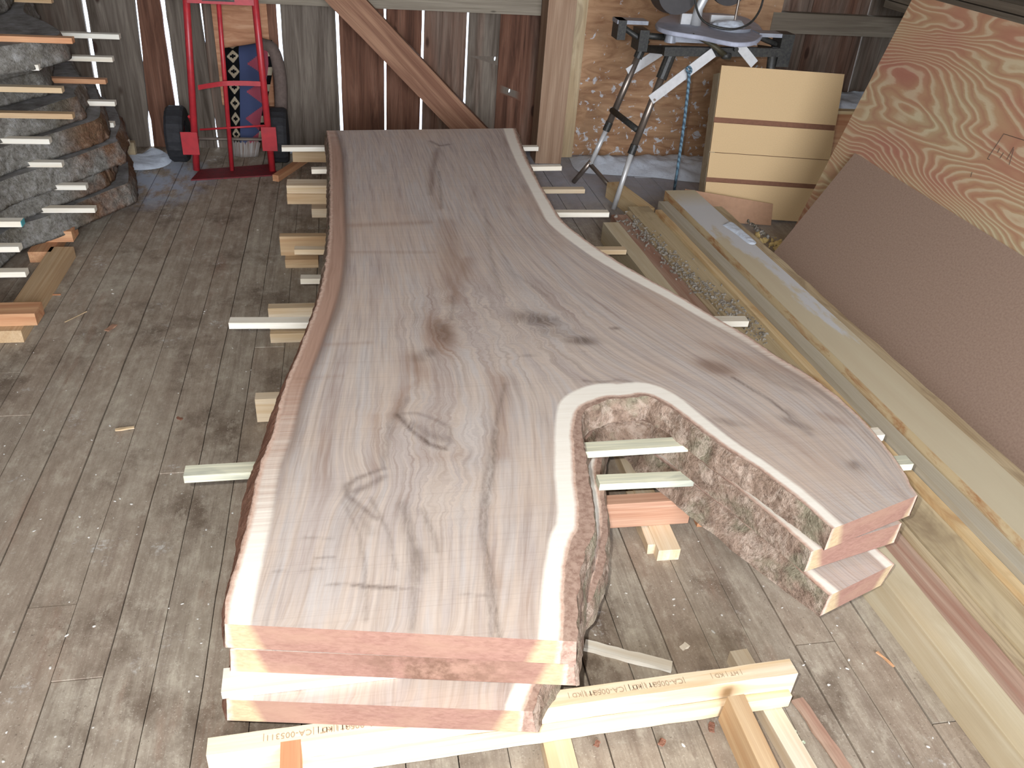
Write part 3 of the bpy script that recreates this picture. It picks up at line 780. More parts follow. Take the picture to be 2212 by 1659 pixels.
_k = P2(640, 1485, ZT3); marks3.append(('dark', _k[0], _k[1], .008, .004, 0, .6))
slab3 = make_slab('walnut_slab', 'bottom forked walnut slab of the stack, its end jutting out nearest the floor beam', build_edges(left3, front3, inner3, limb3, outer3, back3), ZT3, TH, .014, marks3, 3)

# ------------------------------------------------------------------ stickers of the slab stack
ZA = ZT2; ZB = ZT3          # top of slab 2 / top of slab 3
GS = 'stickers between the stacked walnut slabs'
def sticker(pl, pr, z, w, label, mat=M_stick, skew=0.0):
    a = onz(pl, z); b = onz(pr, z)
    return plank('sticker', a, b, w, GAP-.001, mat, label, 'sticker', GS, bev=.001, skew=skew, side=.5)
sticker((609, 325), (1161, 324), ZA+.001, .035, 'pale sticker poking out on both sides of the stack next to the wall')
sticker((673, 373), (1211, 366), ZA+.001, .034, 'short-ended pale sticker second from the barn wall, small knot on its end')
sticker((720, 418), (1261, 415), ZB+.001, .036, 'yellowish sticker ending beside the splayed metal foot of the stand', M_pine)
sticker((760, 466), (1313, 466), ZA+.001, .034, 'long white sticker end reaching to the front foot of the saw stand')
sticker((637, 546), (1350, 546), ZB+.001, .036, 'yellowish sticker lying across the boxy dunnage block on the left', M_pine)
sticker((650, 609), (1100, 606), ZB+.001, .036, 'stubby sticker end beside the bark, in front of the small runner', M_stick)
sticker((497, 704), (1611, 700), ZA+.001, .038, 'long white sticker reaching out to the lumber pile across the crotch figure')
sticker((401, 1032), (1480, 966), ZA+.001, .040, 'blue-stained sticker across the fork, far one of two', M_stickblue)
sticker((1290, 1049), (1492, 1040), ZB+.001, .040, 'blue-stained sticker across the fork, near one of two', M_stickblue)
sticker((1640, 965), (1899, 944), ZA+.001, .036, 'sticker tip showing past the limb edge beside the stained timber', M_stick)
sticker((1690, 1022), (1960, 1006), ZA+.001, .038, 'sticker tip nearest the cut end of the limb, over the lumber pile', M_stickblue)
# wedge-like stickers under the front ends
a = onz((483, 1484), ZB+.001); b = onz((860, 1440), ZB+.001)
plank('sticker', a, b, .055, GAP-.001, M_stick, 'bright white sticker lying slantwise on the bottom slab front end', 'sticker', GS, bev=.001)
a = onz((505, 1398), ZA+.001); b = onz((1235, 1438), ZA+.001)
plank('sticker', Vector((a.x, a.y+.03, a.z)), Vector((b.x, b.y+.03, b.z)), .034, GAP-.001, M_stick, 'thin white sticker just visible in the slot under the top slab front', 'sticker', GS, bev=.001)

# ------------------------------------------------------------------ dunnage under the stack
G2 = 'dunnage blocks under the walnut slabs'
def block(p, z0, h, w, ln, label, mat=M_block, ang=0.0, cat='block', name='dunnage_block', bev=.0015):
    """p = pixel of the near lower left corner at height z0"""
    a = onz(p, z0); d = Vector((math.cos(ang), math.sin(ang), 0)); n_ = Vector((-d.y, d.x, 0))
    return plank(name, a+n_*w*.5, a+n_*w*.5+d*ln, w, h, mat, label, cat, G2, bev=bev)
block((607, 552), .038, .088, .038, 1.15, 'upright two-by-four crossing under the stack left side, wide pale face', ang=.0)
block((617, 579), 0, .038, .09, .14, 'flat pale runner end on the floor in front of the upright two-by-four', M_block, 0)
block((621, 441), .075, .05, .09, 1.2, 'lower of two stacked pale blocks beside the bark near the hand truck', M_block)
block((620, 418), .1255, .04, .09, .8, 'upper of two stacked pale blocks beside the bark near the hand truck', M_pine)
block((674, 470), 0, .045, .09, .2, 'small knotty block on the floor below the two stacked blocks', M_pine)
block((633, 350), .06, .065, .05, .9, 'knotty block end close to the right tyre of the hand truck', M_block)
block((585, 741), .0, .038, .0885, .25, 'flat block on the floor below the long white sticker', M_pine)
block((583, 712), .0385, .088, .038, 1.3, 'tall pale block standing behind the long white sticker', M_pine)
block((556, 912), 0, .088, .038, 1.3, 'lone upright pale block against the reddish bark, midway along the stack', M_pine)
plank('wood_offcut', onz((596, 392)), onz((662, 348)), .035, .035, M_orange, 'narrow orange offcut lying slantwise between hand truck and stack', 'offcut', None)
# fork of the slabs
a = onz((1240, 1146), .039); b = onz((1486, 1130), .039)
dd = (b-a).normalized()
plank('floor_beam', a+Vector((0, .019, 0)), b+Vector((0, .019, 0)), .038, .087, M_fir, 'reddish two-by-four on edge with swirly grain, crossing inside the fork', 'beam', None)
plank('floor_runner', onz((1442, 1210), 0), onz((1345, 985), 0), .062, .038, M_pine, 'pale runner passing under the reddish beam in the fork', 'runner', None)
plank('floor_runner', onz((1408, 1196), 0), onz((1360, 1080), 0), .030, .034, M_pine, 'splintered narrow strip on the left of the pale runner in the fork', 'runner', None, jit=.002, nx=5)
plank('floor_runner', onz((1515, 1138), 0), onz((1470, 1040), 0), .028, .018, M_orange, 'thin tan strip on the floor just right of the reddish beam', 'runner', None)
plank('floor_runner', onz((1420, 1120), 0)+Vector((.0, .03, 0)), onz((1300, 900), 0), .05, .02, M_cantgrey, 'dull flat board lying behind the reddish beam under the slabs', 'runner', None)
# front beam
z0 = .0385
a = onz((445, 1632), .126); b = onz((1724, 1454), .126); a.z = b.z = z0
d = (b-a).normalized(); nn = Vector((-d.y, d.x, 0))
beam = plank('floor_beam', a+nn*.019, b+nn*.019, .038, .0875, M_pine, 'long pale two-by-four on edge with stamped marks on top, lying askew under the front', 'beam', None, nx=24, jit=.0012)
plank('floor_beam', a-nn*.0098, b-nn*.0098-d*.01, .018, .036, M_pine, 'narrow ledge strip along the foot of the stamped two-by-four', 'beam', None, nx=30, jit=.001)
s = NT('stamp_ink', .9); M_ink = s.col(L(176, 150, 118))
tw = beam.matrix_world
def stamp(x, txt, size=.018):
    c = bpy.data.curves.new('stamp', 'FONT'); c.body = txt; c.size = size; c.extrude = .0002; c.space_character = 1.05; c.align_x = 'LEFT'
    o = bpy.data.objects.new('stamp', c); COL.objects.link(o); c.materials.append(M_ink)
    o.parent = beam
    o.matrix_parent_inverse = Matrix.Identity(4)
    o.matrix_basis = Matrix.Translation((x, .006, .0882)) @ Matrix.Rotation(math.pi, 4, 'Z')
    return o
x = .20
for k in range(8):
    if x > 1.08: break
    stamp(x, '|CA-005311|' if k % 2 == 0 else '|CA-005311|HT|'); x += .078+.055*(k % 2)
    stamp(x, '| HT | KD |', .015); x += .055
# cross pieces towards the camera
plank('floor_runner', onz((628, 1600), .126)+Vector((0, -.0, -.0875)), onz((628, 1600), .126)+Vector((.008, -.30, -.0875)), .038, .0875, M_orange, 'orange two-by-four butting the stamped beam near its left end', 'runner', None)
plank('floor_runner', onz((1187, 1570), 0)+Vector((0, .06, 0)), onz((1187, 1570), 0)+Vector((0, -.40, 0)), .06, .037, M_pine, 'flat pale runner under the stamped beam, midway along it', 'runner', None)
plank('floor_runner', onz((1588, 1426), 0), onz((1588, 1426), 0)+Vector((.03, -.45, 0)), .045, .037, M_pine, 'flat pale runner under the stamped beam near its right end', 'runner', None)
q = onz((1585, 1492), .126)
plank('floor_runner', Vector((q.x, q.y-.005, .038)), Vector((q.x+.016, q.y-.42, .01)), .038, .0875, M_block, 'thick tan two-by-four on edge butting the stamped beam near its right end', 'runner', None)
plank('wood_offcut', onz((1262, 1397), .0), onz((1450, 1445), 0), .026, .012, M_stick, 'white pointed sliver of wood beside the front corner of the slabs', 'offcut', None, nx=8, jit=.002)

# ------------------------------------------------------------------ floor
def floor():
    bm = bmesh.new(); tone = []
    bw = .1075; x0 = -.7885-bw*28
    for i in range(78):
        xa = x0+i*bw; y = -3.0-random.uniform(0, 2); r = random.Random(i*7+1)
        while y < 5.12:
            y2 = y+r.uniform(1.6, 4.2)
            y1 = max(y, -3.0); y2c = min(y2, 5.12)
            if y2c > y1+.01:
                g = .0007+r.uniform(0, .0014); h = -r.uniform(0, .0035)
                nseg = max(1, int((y2c-y1)/.12)); L_ = []; R_ = []
                for k in range(nseg+1):
                    yy = y1+(y2c-y1)*k/nseg
                    e1 = mnoise.noise(Vector((i*3.1, yy*5, 0)))*.0022; e2 = mnoise.noise(Vector((i*3.1+3.1, yy*5, 0)))*.0022
                    L_.append((xa+g+e1, yy)); R_.append((xa+bw-g+e2, yy))
                t = r.random()
                for k in range(nseg):
                    ya = L_[k][1]; yb = L_[k+1][1]
                    if k == 0: ya += .0015
                    if k == nseg-1: yb -= .0015
                    q = [bm.verts.new((L_[k][0], ya, h)), bm.verts.new((R_[k][0], ya, h)), bm.verts.new((R_[k+1][0], yb, h)), bm.verts.new((L_[k+1][0], yb, h))]
                    f = bm.faces.new(q)
                    lo_ = [bm.verts.new((v.co.x, v.co.y, -.03)) for v in q]
                    bm.faces.new((q[1], lo_[1], lo_[2], q[2])[::-1]); bm.faces.new((q[3], lo_[3], lo_[0], q[0])[::-1])
                    if k == 0: bm.faces.new((q[0], lo_[0], lo_[1], q[1])[::-1])
                    if k == nseg-1: bm.faces.new((q[2], lo_[2], lo_[3], q[3])[::-1])
                    tone += [t]*8
            y = y2
    # subfloor
    q = [bm.verts.new(p) for p in ((-3.8, -3.0, -.03), (4.6, -3.0, -.03), (4.6, 5.12, -.03), (-3.8, 5.12, -.03))]
    bm.faces.new(q); tone += [.5]*4
    o = obj('floor', bm, M_floor); a = o.data.attributes.new('tone', 'FLOAT', 'POINT'); a.data.foreach_set('value', tone)
    o['kind'] = 'structure'
floor()

# ------------------------------------------------------------------ barn wall
def barn_wall():
    bm = bmesh.new(); tone = []
    YW = 5.1; ZTOP = 3.0
    # board joints: (x at floor, x at z=0.8, gap width, first z with gap, last z)
    J = [(-3.60, -3.58, .006), (-3.3, -3.29, .008), (-2.98, -2.97, .006), (-2.70, -2.69, .010), (-2.40, -2.39, .006), (-2.12, -2.11, .004), (-1.86, -1.85, .004), (-1.62, -1.61, .003),
         (-1.352, -1.328, .024), (-1.107, -1.068, .012), (-.938, -.934, .026), (-.74, -.742, .010), (-.545, -.545, 0), (-.345, -.335, .021), (-.02, -.02, .017), (.238, .246, .0125), (.449, .461, .014), (.711, .717, .014), (.905, .905, .001), (1.06, 1.06, .001),
         (1.30, 1.30, 0), (1.55, 1.55, 0), (1.80, 1.80, 0), (2.06, 2.06, 0), (2.34, 2.34, 0), (2.612, 2.622, .013), (2.83, 2.83, .001), (3.232, 3.215, .012), (3.50, 3.49, .006), (3.80, 3.80, .012), (4.1, 4.1, .008), (4.5, 4.5, .0)]
    tones = {8: .15, 9: .75, 10: .2, 11: .35, 12: .8, 13: .2, 14: .95, 15: .7, 16: .45, 17: .3, 18: .7, 19: .55, 25: .38, 26: .45, 27: .3}
    N = 60
    def gapw(i, z):
        w = J[i][2]
        if w <= 0: return -.0005
        n_ = mnoise.noise(Vector((i*7.3, z*9, 1)))*.25+mnoise.noise(Vector((i*3.3, z*40, 1)))*.12
        if i == 9: w = .018 if z < .17 else (.003 if z < .50 else .010)
        if i == 11: w = max(.001, .010*math.sin(z*9+1.4)) if z < .75 else .010
        return w*(1+n_)*.5
    for i in range(len(J)-1):
        t = tones.get(i, random.random()); rows = []
        for k in range(N+1):
            z = -.05+(ZTOP+.05)*k/N; s_ = z/.8
            xl = J[i][0]+(J[i][1]-J[i][0])*s_+gapw(i, z); xr = J[i+1][0]+(J[i+1][1]-J[i+1][0])*s_-gapw(i+1, z)
            dy = (.004 if i % 2 else 0)
            rows.append([bm.verts.new((xl, YW+dy, z)), bm.verts.new((xr, YW+dy, z)), bm.verts.new((xr, YW+.024+dy, z)), bm.verts.new((xl, YW+.024+dy, z))])
            tone += [t]*4
        for a, b in zip(rows[:-1], rows[1:]):
            for c in range(4): bm.faces.new((a[c], a[(c+1) % 4], b[(c+1) % 4], b[c]))
    # knot holes are cut by leaving them as small bright slots
    bmesh.ops.recalc_face_normals(bm, faces=bm.faces)
    o = obj('wall_back', bm, M_wall); a = o.data.attributes.new('tone', 'FLOAT', 'POINT'); a.data.foreach_set('value', tone)
    o['kind'] = 'structure'
    # two knot holes
    for px in ((1069, 127), (1100, 196)):
        h = ony(px, 5.11)
        cb = bmesh.new(); bmesh.ops.create_cone(cb, cap_ends=True, segments=12, radius1=.0085, radius2=.0065, depth=.2, matrix=Matrix.Translation(h)@Matrix.Rotation(math.pi/2, 4, 'X')@Matrix.Diagonal((.8, 1.7, 1, 1)))
        me = bpy.data.meshes.new('cut'); cb.to_mesh(me); cb.free(); c = bpy.data.objects.new('cut', me); COL.objects.link(c)
        md = o.modifiers.new('hole', 'BOOLEAN'); md.object = c; md.operation = 'DIFFERENCE'; md.solver = 'FAST'
        bpy.context.view_layer.update()
        dg = bpy.context.evaluated_depsgraph_get()
        new = bpy.data.meshes.new_from_object(o.evaluated_get(dg)); o.modifiers.clear(); o.data = new
        bpy.data.objects.remove(c)
barn_wall()
# rest of the shell
def shell(name, x0, x1, y0, y1, z0, z1, mat=M_wall):
    o = obj(name, boxbm(x0, x1, y0, y1, z0, z1, 0), mat); o['kind'] = 'structure'; return o
shell('wall_left', -3.65, -3.6, -3.0, 5.1, -.05, 3.0)
shell('wall_right', 4.5, 4.55, -3.0, 5.1, -.05, 3.0)
shell('ceiling', -3.7, 4.6, -3.05, 5.2, 3.0, 3.05, M_girt)
shell('wall_front', -3.65, -1.3, -3.05, -3.0, -.05, 3.0); shell('wall_front', 2.5, 4.55, -3.05, -3.0, -.05, 3.0)
gs = obj('ground', boxbm(-14, 14, -14, 16, -.42, -.4, 0), M_snow); gs['kind'] = 'structure'
# girts, post, brace
g0 = ony((550, 5), 5.06)
plank('trim_1', (-3.6, 5.065, .805), (1.125, 5.065, .805), .066, .115, M_girt, kind='structure', bev=.004)
plank('trim_2', (2.55, 5.065, .765), (4.5, 5.065, .765), .066, .115, M_girt, kind='structure', bev=.004)
plank('trim_3', (1.205, 5.02, 0), (1.205, 5.02, 3.0), .16, .16, M_post, kind='structure', up=(0, -1, 0), bev=.006)
plank('trim_4', (1.345, 5.015, 0), (1.345, 5.015, 3.0), .08, .03, M_cantgrey, kind='structure', up=(0, -1, 0), bev=.004)
# diagonal brace
q0 = ony((752, 0), 4.96); q1 = ony((1010, 270), 4.96)
d = (q1-q0).normalized()
plank('diagonal_brace', q0-d*1.6, q1+d*.11, .155, .10, M_brace, 'heavy reddish diagonal brace timber crossing the barn wall above the slabs', 'brace', up=(0, -1, 0), bev=.008, nx=12, jit=.002)
# weathered sheet right of the post
bm = boxbm(1.385, 2.60, 5.035, 5.05, .0, 3.0, 0)
tag(obj('plywood_sheet', bm, M_osb), 'snow-spattered brown plywood sheet nailed up behind the saw stand', 'plywood')
tag(obj('plywood_sheet', boxbm(-.685, -.395, 5.082, 5.098, .25, 2.2, 0), M_plypatch), 'narrow orange plywood patch on the siding behind the hand truck', 'plywood')

# ------------------------------------------------------------------ hand truck
def hand_truck():
    Y = 4.66
    r = empty('hand_truck', (-.6, Y, 0)); tag(r, 'red two-wheeled hand truck standing against the barn wall', 'hand truck')
    def pt(px, py, y=Y): return ony((px, py), y)
    tl = pt(395, -120, Y+.03); bl = pt(424, 362); tm = pt(462, -120, Y+.03); bmid = pt(500, 358); tr = pt(538, -120, Y+.03); br = pt(587, 354)
    for nm, a, b in (('frame_rail', tl, bl), ('frame_rail', tr, br)):
        b = Vector((b.x, b.y, .012))
        obj(nm, tubebm([a, a.lerp(b, .5), b], .018, 14), M_red, r, smooth=True)
    obj('centre_rail', tubebm([tm, Vector((bmid.x, bmid.y, .012))], .012, 12), M_red, r, smooth=True)
    # bowed cross bar
    bar = smooth_curve([tuple(pt(428, 189, Y-.006)), tuple(pt(490, 180, Y-.03)), tuple(pt(563, 181, Y-.006))], 8)
    bm = bmesh.new(); prev = None
    for p in bar:
        p = Vector(p); q = [bm.verts.new(p+Vector((0, dy, dz))) for dy, dz in ((-.003, -.012), (-.003, .012), (.003, .012), (.003, -.012))]
        if prev:
            for k in range(4): bm.faces.new((prev[k], prev[(k+1) % 4], q[(k+1) % 4], q[k]))
        else: bm.faces.new(q)
        prev = q
    bm.faces.new(prev[::-1]); bmesh.ops.recalc_face_normals(bm, faces=bm.faces)
    obj('cross_bar', bm, M_red, r)
    obj('cross_rod', tubebm([pt(432, 280), pt(577, 271)], .0055, 10), M_red, r, smooth=True)
    # top plate with its badge
    a = pt(404, 4); b = pt(548, 1)
    tp = obj('top_plate', boxbm(a.x, b.x, Y-.004, Y+.004, a.z-.004, a.z+.09, .001), M_red, r)
    a2 = pt(436, 0, Y-.006); b2 = pt(506, 0, Y-.006)
    bg = obj('badge', boxbm(a2.x, b2.x, Y-.007, Y-.004, a2.z-.003, a2.z+.035, .001), M_black, tp)
    for k in range(9):
        xx = a2.x+.012+k*(b2.x-a2.x-.03)/8
        tag(obj('badge_letter', boxbm(xx, xx+.011, Y-.0085, Y-.007, a2.z+.006, a2.z+.026, 0), plain_letter, tp), None)
    # wheel guards
    for px0, px1, py0, py1 in ((389, 432, 285, 334), (563, 600, 274, 326)):
        a = pt(px0, py0, Y-.012); b = pt(px1, py1, Y-.012)
        obj('wheel_guard', boxbm(a.x, b.x, Y-.016, Y-.010, b.z, a.z, .006), M_red, r)
        obj('guard_bracket', boxbm((a.x+b.x)/2-.012, (a.x+b.x)/2+.012, Y-.010, Y+.16, (a.z+b.z)/2-.006, (a.z+b.z)/2+.006, 0), M_red, r)
    # nose plate
    p = [onz((432, 366), .008), onz((588, 354), .008), onz((601, 377), .008), onz((412, 388), .008)]
    bm = prismbm([(v.x, v.y) for v in p], .001, .008)
    obj('nose_plate', bm, M_darkred, r)
    # braces back to axle and wheels
    for px, yw, cx in ((383, 4.86, -.905), (590, 4.93, -.365)):
        wr, ww = .152, .098
        cy = 4.84; cz = wr+.002
        prof = [(.07, -ww*.40), (.095, -ww*.5), (wr-.012, -ww*.48), (wr-.002, -ww*.33), (wr, 0), (wr-.002, ww*.33), (wr-.012, ww*.48), (.095, ww*.5), (.07, ww*.40)]
        bm = bmesh.new(); rings = []; S = 40
        for k in range(S):
            an = 2*math.pi*k/S; ring = []
            for ri, (rad, xo) in enumerate(prof):
                rr = rad-(.0035 if (k % 2 and 2 <= ri <= 6) else 0)-(.003 if ri in (4,) and k % 4 < 2 else 0)
                ring.append(bm.verts.new((cx+xo, cy+rr*math.cos(an), cz+rr*math.sin(an))))
            rings.append(ring)
        for k in range(S):
            a_, b_ = rings[k], rings[(k+1) % S]
            for m_ in range(len(prof)-1): bm.faces.new((a_[m_], a_[m_+1], b_[m_+1], b_[m_]))
        bmesh.ops.recalc_face_normals(bm, faces=bm.faces)
        w = obj('wheel', bm, M_rubber, r)
        bm = bmesh.new(); bmesh.ops.create_cone(bm, cap_ends=True, segments=28, radius1=.074, radius2=.074, depth=.05, matrix=Matrix.Translation((cx, cy, cz))@Matrix.Rotation(math.pi/2, 4, 'Y'))
        obj('hub', bm, M_red, w)
    obj('axle', tubebm([(-.905, 4.84, .13), (-.365, 4.84, .13)], .009, 10), M_steel, r)
    for bx in (bl, br):
        obj('axle_brace', tubebm([(bx.x, Y, .30), (bx.x, 4.84, .13), (bx.x, Y, .06)], .008, 8), M_red, r)
plain_letter = plain('badge_cream', L(214, 204, 150), .6)
hand_truck()

# patterned upright pad behind the truck
def pad_mat():
    s = NT('woven_pattern_cloth', .95, .1)
    uv = s.coord('UV'); o_ = s.sep(uv); u, v = o_[0], o_[1]
    # u across 0..1, v in metres up
    wob = s.math('MULTIPLY', s.math('SUBTRACT', s.noise(uv, 30, 2), .5), .02)
    tri = s.math('ABSOLUTE', s.math('SUBTRACT', s.math('FRACT', s.math('DIVIDE', v, .145)), .5))
    tri = s.math('SNAP', tri, .045)
    red = s.math('GREATER_THAN', s.math('ADD', s.math('SUBTRACT', u, .42), s.math('MULTIPLY', s.math('SUBTRACT', .5, tri), -.0)), s.math('ADD', s.math('MULTIPLY', tri, .95), .05))
    c = s.mix(red, L(84, 96, 138), L(190, 84, 104))
    inb = s.math('LESS_THAN', u, .30)
    c = s.mix(inb, c, L(26, 26, 28))
    # cream lozenges in the black border
    q = s.math('SUBTRACT', s.math('FRACT', s.math('DIVIDE', v, .085)), .5)
    dx = s.math('ABSOLUTE', s.math('SUBTRACT', u, .17)); dv = s.math('ABSOLUTE', q)
    dd_ = s.math('ADD', s.math('MULTIPLY', s.math('SNAP', dx, .02), 3.2), s.math('SNAP', dv, .07))
    loz = s.math('MULTIPLY', s.math('LESS_THAN', dd_, .36), s.math('GREATER_THAN', dd_, .13))
    c = s.mix(s.math('MULTIPLY', loz, inb), c, L(206, 190, 160))
    rt = s.math('GREATER_THAN', u, .90)
    c = s.mix(rt, c, s.mix(s.math('LESS_THAN', dv, .22), L(26, 26, 28), L(200, 186, 158)))
    # worn pale lower end
    lo_ = s.math('LESS_THAN', s.math('ADD', v, s.math('MULTIPLY', s.math('SUBTRACT', s.noise(s.map(uv, (18, 3, 1)), 1, 3, .7), .5), .09)), .085)
    c = s.mix(lo_, c, s.ramp(s.noise(s.map(uv, (26, 4, 1)), 1, 3, .7), [(.35, L(150, 116, 92)), (.6, L(206, 204, 200))]))
    return s.col(c)
def pad():
    r = empty('upholstered_board', (-.55, 4.95, 0))
    tag(r, 'narrow upright board wrapped in red, blue and black woven pattern cloth, behind the hand truck', 'board')
    Yb = 4.93
    # centreline with the top curling back over
    A = ony((504, 337), Yb); B = ony((560, 335), Yb); Cc = ony((500, 160), Yb+.03); D = ony((592, 150), Yb+.03)
    path = [(0, 0), (.15, .01), (.30, .02), (.42, .03), (.50, .035), (.555, .05), (.585, .08), (.588, .11), (.56, .13), (.50, .135)]
    path = smooth_curve([(a, b) for a, b in path], 4)
    bm = bmesh.new(); uvl = bm.loops.layers.uv.new('UVMap'); rows = []; ln = 0; last = None; NU = 10
    for z, yo in path:
        if last is not None: ln += math.hypot(z-last[0], yo-last[1])
        last = (z, yo); t = min(1, z/.5)
        xl = -.640+.010*t; xr = -.50+.125*t
        row = []
        for k in range(NU+1):
            u = k/NU; x = xl+(xr-xl)*u
            zz = z + (.05*u-.02)*max(0, (z-.45)/.14)
            row.append((bm.verts.new((x, Yb+yo-.014*math.sin(math.pi*u), zz+.002)), u, ln))
        rows.append(row)
    for a, b in zip(rows[:-1], rows[1:]):
        for k in range(NU):
            q = (a[k], a[k+1], b[k+1], b[k]); f = bm.faces.new([p[0] for p in q])
            for lp, p in zip(f.loops, q): lp[uvl].uv = (p[1], p[2])
    bmesh.ops.solidify(bm, geom=list(bm.faces), thickness=.014)
    obj('pattern_cloth', bm, pad_mat(), r, smooth=True)
    # dark side roll
    pts = [(-.375, Yb+.03, .02), (-.36, Yb+.03, .2), (-.345, Yb+.04, .38), (-.352, Yb+.05, .5), (-.38, Yb+.07, .58), (-.44, Yb+.08, .60)]
    obj('dark_edge_roll', tubebm([tuple(p) for p in smooth_curve(pts, 5)], .036, 12), plain('dark_grey_cloth', L(104, 88, 80), .9, var=.3, sc=50), r, smooth=True)
pad()

# ------------------------------------------------------------------ saw stand and mitre saw
def saw_stand():
    r = empty('saw_stand', (1.6, 4.2, 0)); tag(r, 'folding tubular saw stand on splayed metal feet in front of the plywood wall', 'saw stand')
    def leg(tx, ty, ytop, mid, foot, back=True):
        T = ony((tx, ty), ytop); Bt = onz(foot, .008)
        return T, Bt
    yN, yF = 4.16, 4.50
    # near leg
    T = ony((1440, 140), yN+.02); Fn = onz((1325, 452), .01)
    S = ony((1366, 325), 4.12)
    nl = obj('leg', tubebm([T, S], .018, 12), M_steel, r, smooth=True)
    obj('lower_tube', tubebm([S, Fn], .014, 12), M_alu, nl, smooth=True)
    obj('leg_collar', tubebm([S+(T-S).normalized()*.03, S-(T-S).normalized()*.02], .0205, 12), M_black, nl)
    # far leg
    T2 = ony((1386, 105), yF-.03); S2 = ony((1312, 275), 4.46); J2 = ony((1275, 355), 4.44)
    fl_ = obj('leg', tubebm([T2, S2], .018, 12), M_steel, r, smooth=True)
    obj('lower_tube', tubebm([S2, J2], .014, 12), M_alu, fl_, smooth=True)
    obj('leg_collar', tubebm([S2+(T2-S2).normalized()*.03, S2-(T2-S2).normalized()*.02], .0205, 12), M_black, fl_)
    obj('splayed_foot', tubebm([J2+Vector((.005, 0, .02)), onz((1239, 393), .010)], .014, 10), M_steel, fl_, smooth=True)
    obj('foot_brace', tubebm([J2, onz((1328, 418), .02)+Vector((.01, -.02, 0))], .012, 10), M_steel, r, smooth=True)
    obj('rung', tubebm([ony((1322, 238), 4.46), ony((1376, 280), 4.14)], .016, 10), M_black, r, smooth=True)
    obj('leg_socket', tubebm([T+(T-S).normalized()*.07, T-(T-S).normalized()*.07], .028, 12), M_black, nl)
    obj('leg_socket', tubebm([T2+(T2-S2).normalized()*.05, T2-(T2-S2).normalized()*.05], .024, 12), M_black, fl_)
    # rails
    def rail(p, q, y, h=.042):
        a = ony(p, y); b = ony(q, y)
        return plank('rail', a, b, .03, h, M_black, parent=r, bev=.003)
    rail((1380, 112), (1690, 120), yF, .034); rail((1432, 120), (1682, 122), yN)
    plank('rail', ony((1444, 118), yN), ony((1384, 112), yF), .03, .035, M_black, parent=r, bev=.003)
    plank('rail', ony((1672, 118), yN), ony((1640, 112), yF), .03, .035, M_black, parent=r, bev=.003)
    # outboard supports
    for (pa, pb, pc, yy) in (((1332, 82), (1333, 40), (1392, 66), 4.34), ((1682, 140), (1684, 70), (1640, 55), 4.20)):
        a = ony(pa, yy); b = ony(pb, yy); c = ony(pc, yy)
        w = obj('end_support', boxbm(min(a.x, b.x)-.004, max(a.x, b.x)+.028, yy-.05, yy+.05, a.z, b.z, .005), M_black, r)
        top = obj('support_roller_top', boxbm(min(b.x, c.x)-.01, max(b.x, c.x), yy-.045, yy+.045, b.z-.018, b.z, .004), M_grey, w)
        bm = tubebm([Vector((b.x+.012 if c.x > b.x else b.x, yy, (a.z+b.z)/2+.02)), Vector((c.x, yy, c.z-.05)), Vector((c.x+(.02 if c.x > b.x else -.02), yy, c.z-.085))], .014, 8)
        obj('support_arm', bm, M_black, w, smooth=True)
    obj('extension_tube', tubebm([ony((1385, 76), 4.34), ony((1450, 82), 4.34)], .016, 10), M_black, r, smooth=True)
    obj('end_bracket', boxbm(ony((1372, 110), 4.34).x, ony((1392, 110), 4.34).x, 4.30, 4.42, ony((1380, 108), 4.34).z, ony((1380, 62), 4.34).z, .004), M_black, r)
    # braces, flat aluminium bars
    def bar(p, q, y0, y1, w=.05):
        a = ony(p, y0); b = ony(q, y1)
        return plank('flat_brace', a, b, .006, w, M_alu, parent=r, up=Vector((0, 0, 1)), bev=.001)
    b1 = bar((1411, 224), (1546, 122), yN-.028, yN-.028); bar((1360, 166), (1434, 118), yF-.04, yF-.04)
    bar((1585, 100), (1622, 146), yN-.028, yN-.028, .045)
    cb = ony((1412, 218), yN-.034); 
    obj('bolt', tubebm([cb+Vector((.004, -.004, .006)), cb+Vector((.004, .004, .006))], .006, 10), M_steel, b1)
    ck = ony((1591, 107), yN-.036)
    obj('knob', tubebm([ck, ck+Vector((0, .012, 0))], .012, 14), M_black, r)
    # near right leg going down behind the panels
    a = ony((1668, 118), yN); obj('leg', tubebm([a, Vector((a.x+.12, 4.30, .35)), ], .022, 10), M_black, r, smooth=True)
    lv = [ony((1496, 75), yN-.06), ony((1530, 92), yN-.06), ony((1550, 105), yN-.07), ony((1566, 120), yN-.07)]
    obj('clamp_lever', tubebm(lv, [.008, .011, .012, .016], 10), plain('olive_black_lever', L(72, 66, 46), .5, var=.4), r, smooth=True)
    obj('clamp_grip', tubebm([lv[-1]+Vector((-.012, 0, .0)), lv[-1]+Vector((.028, 0, -.004))], .017, 10), M_black, r, smooth=True)
    return r
saw_stand()

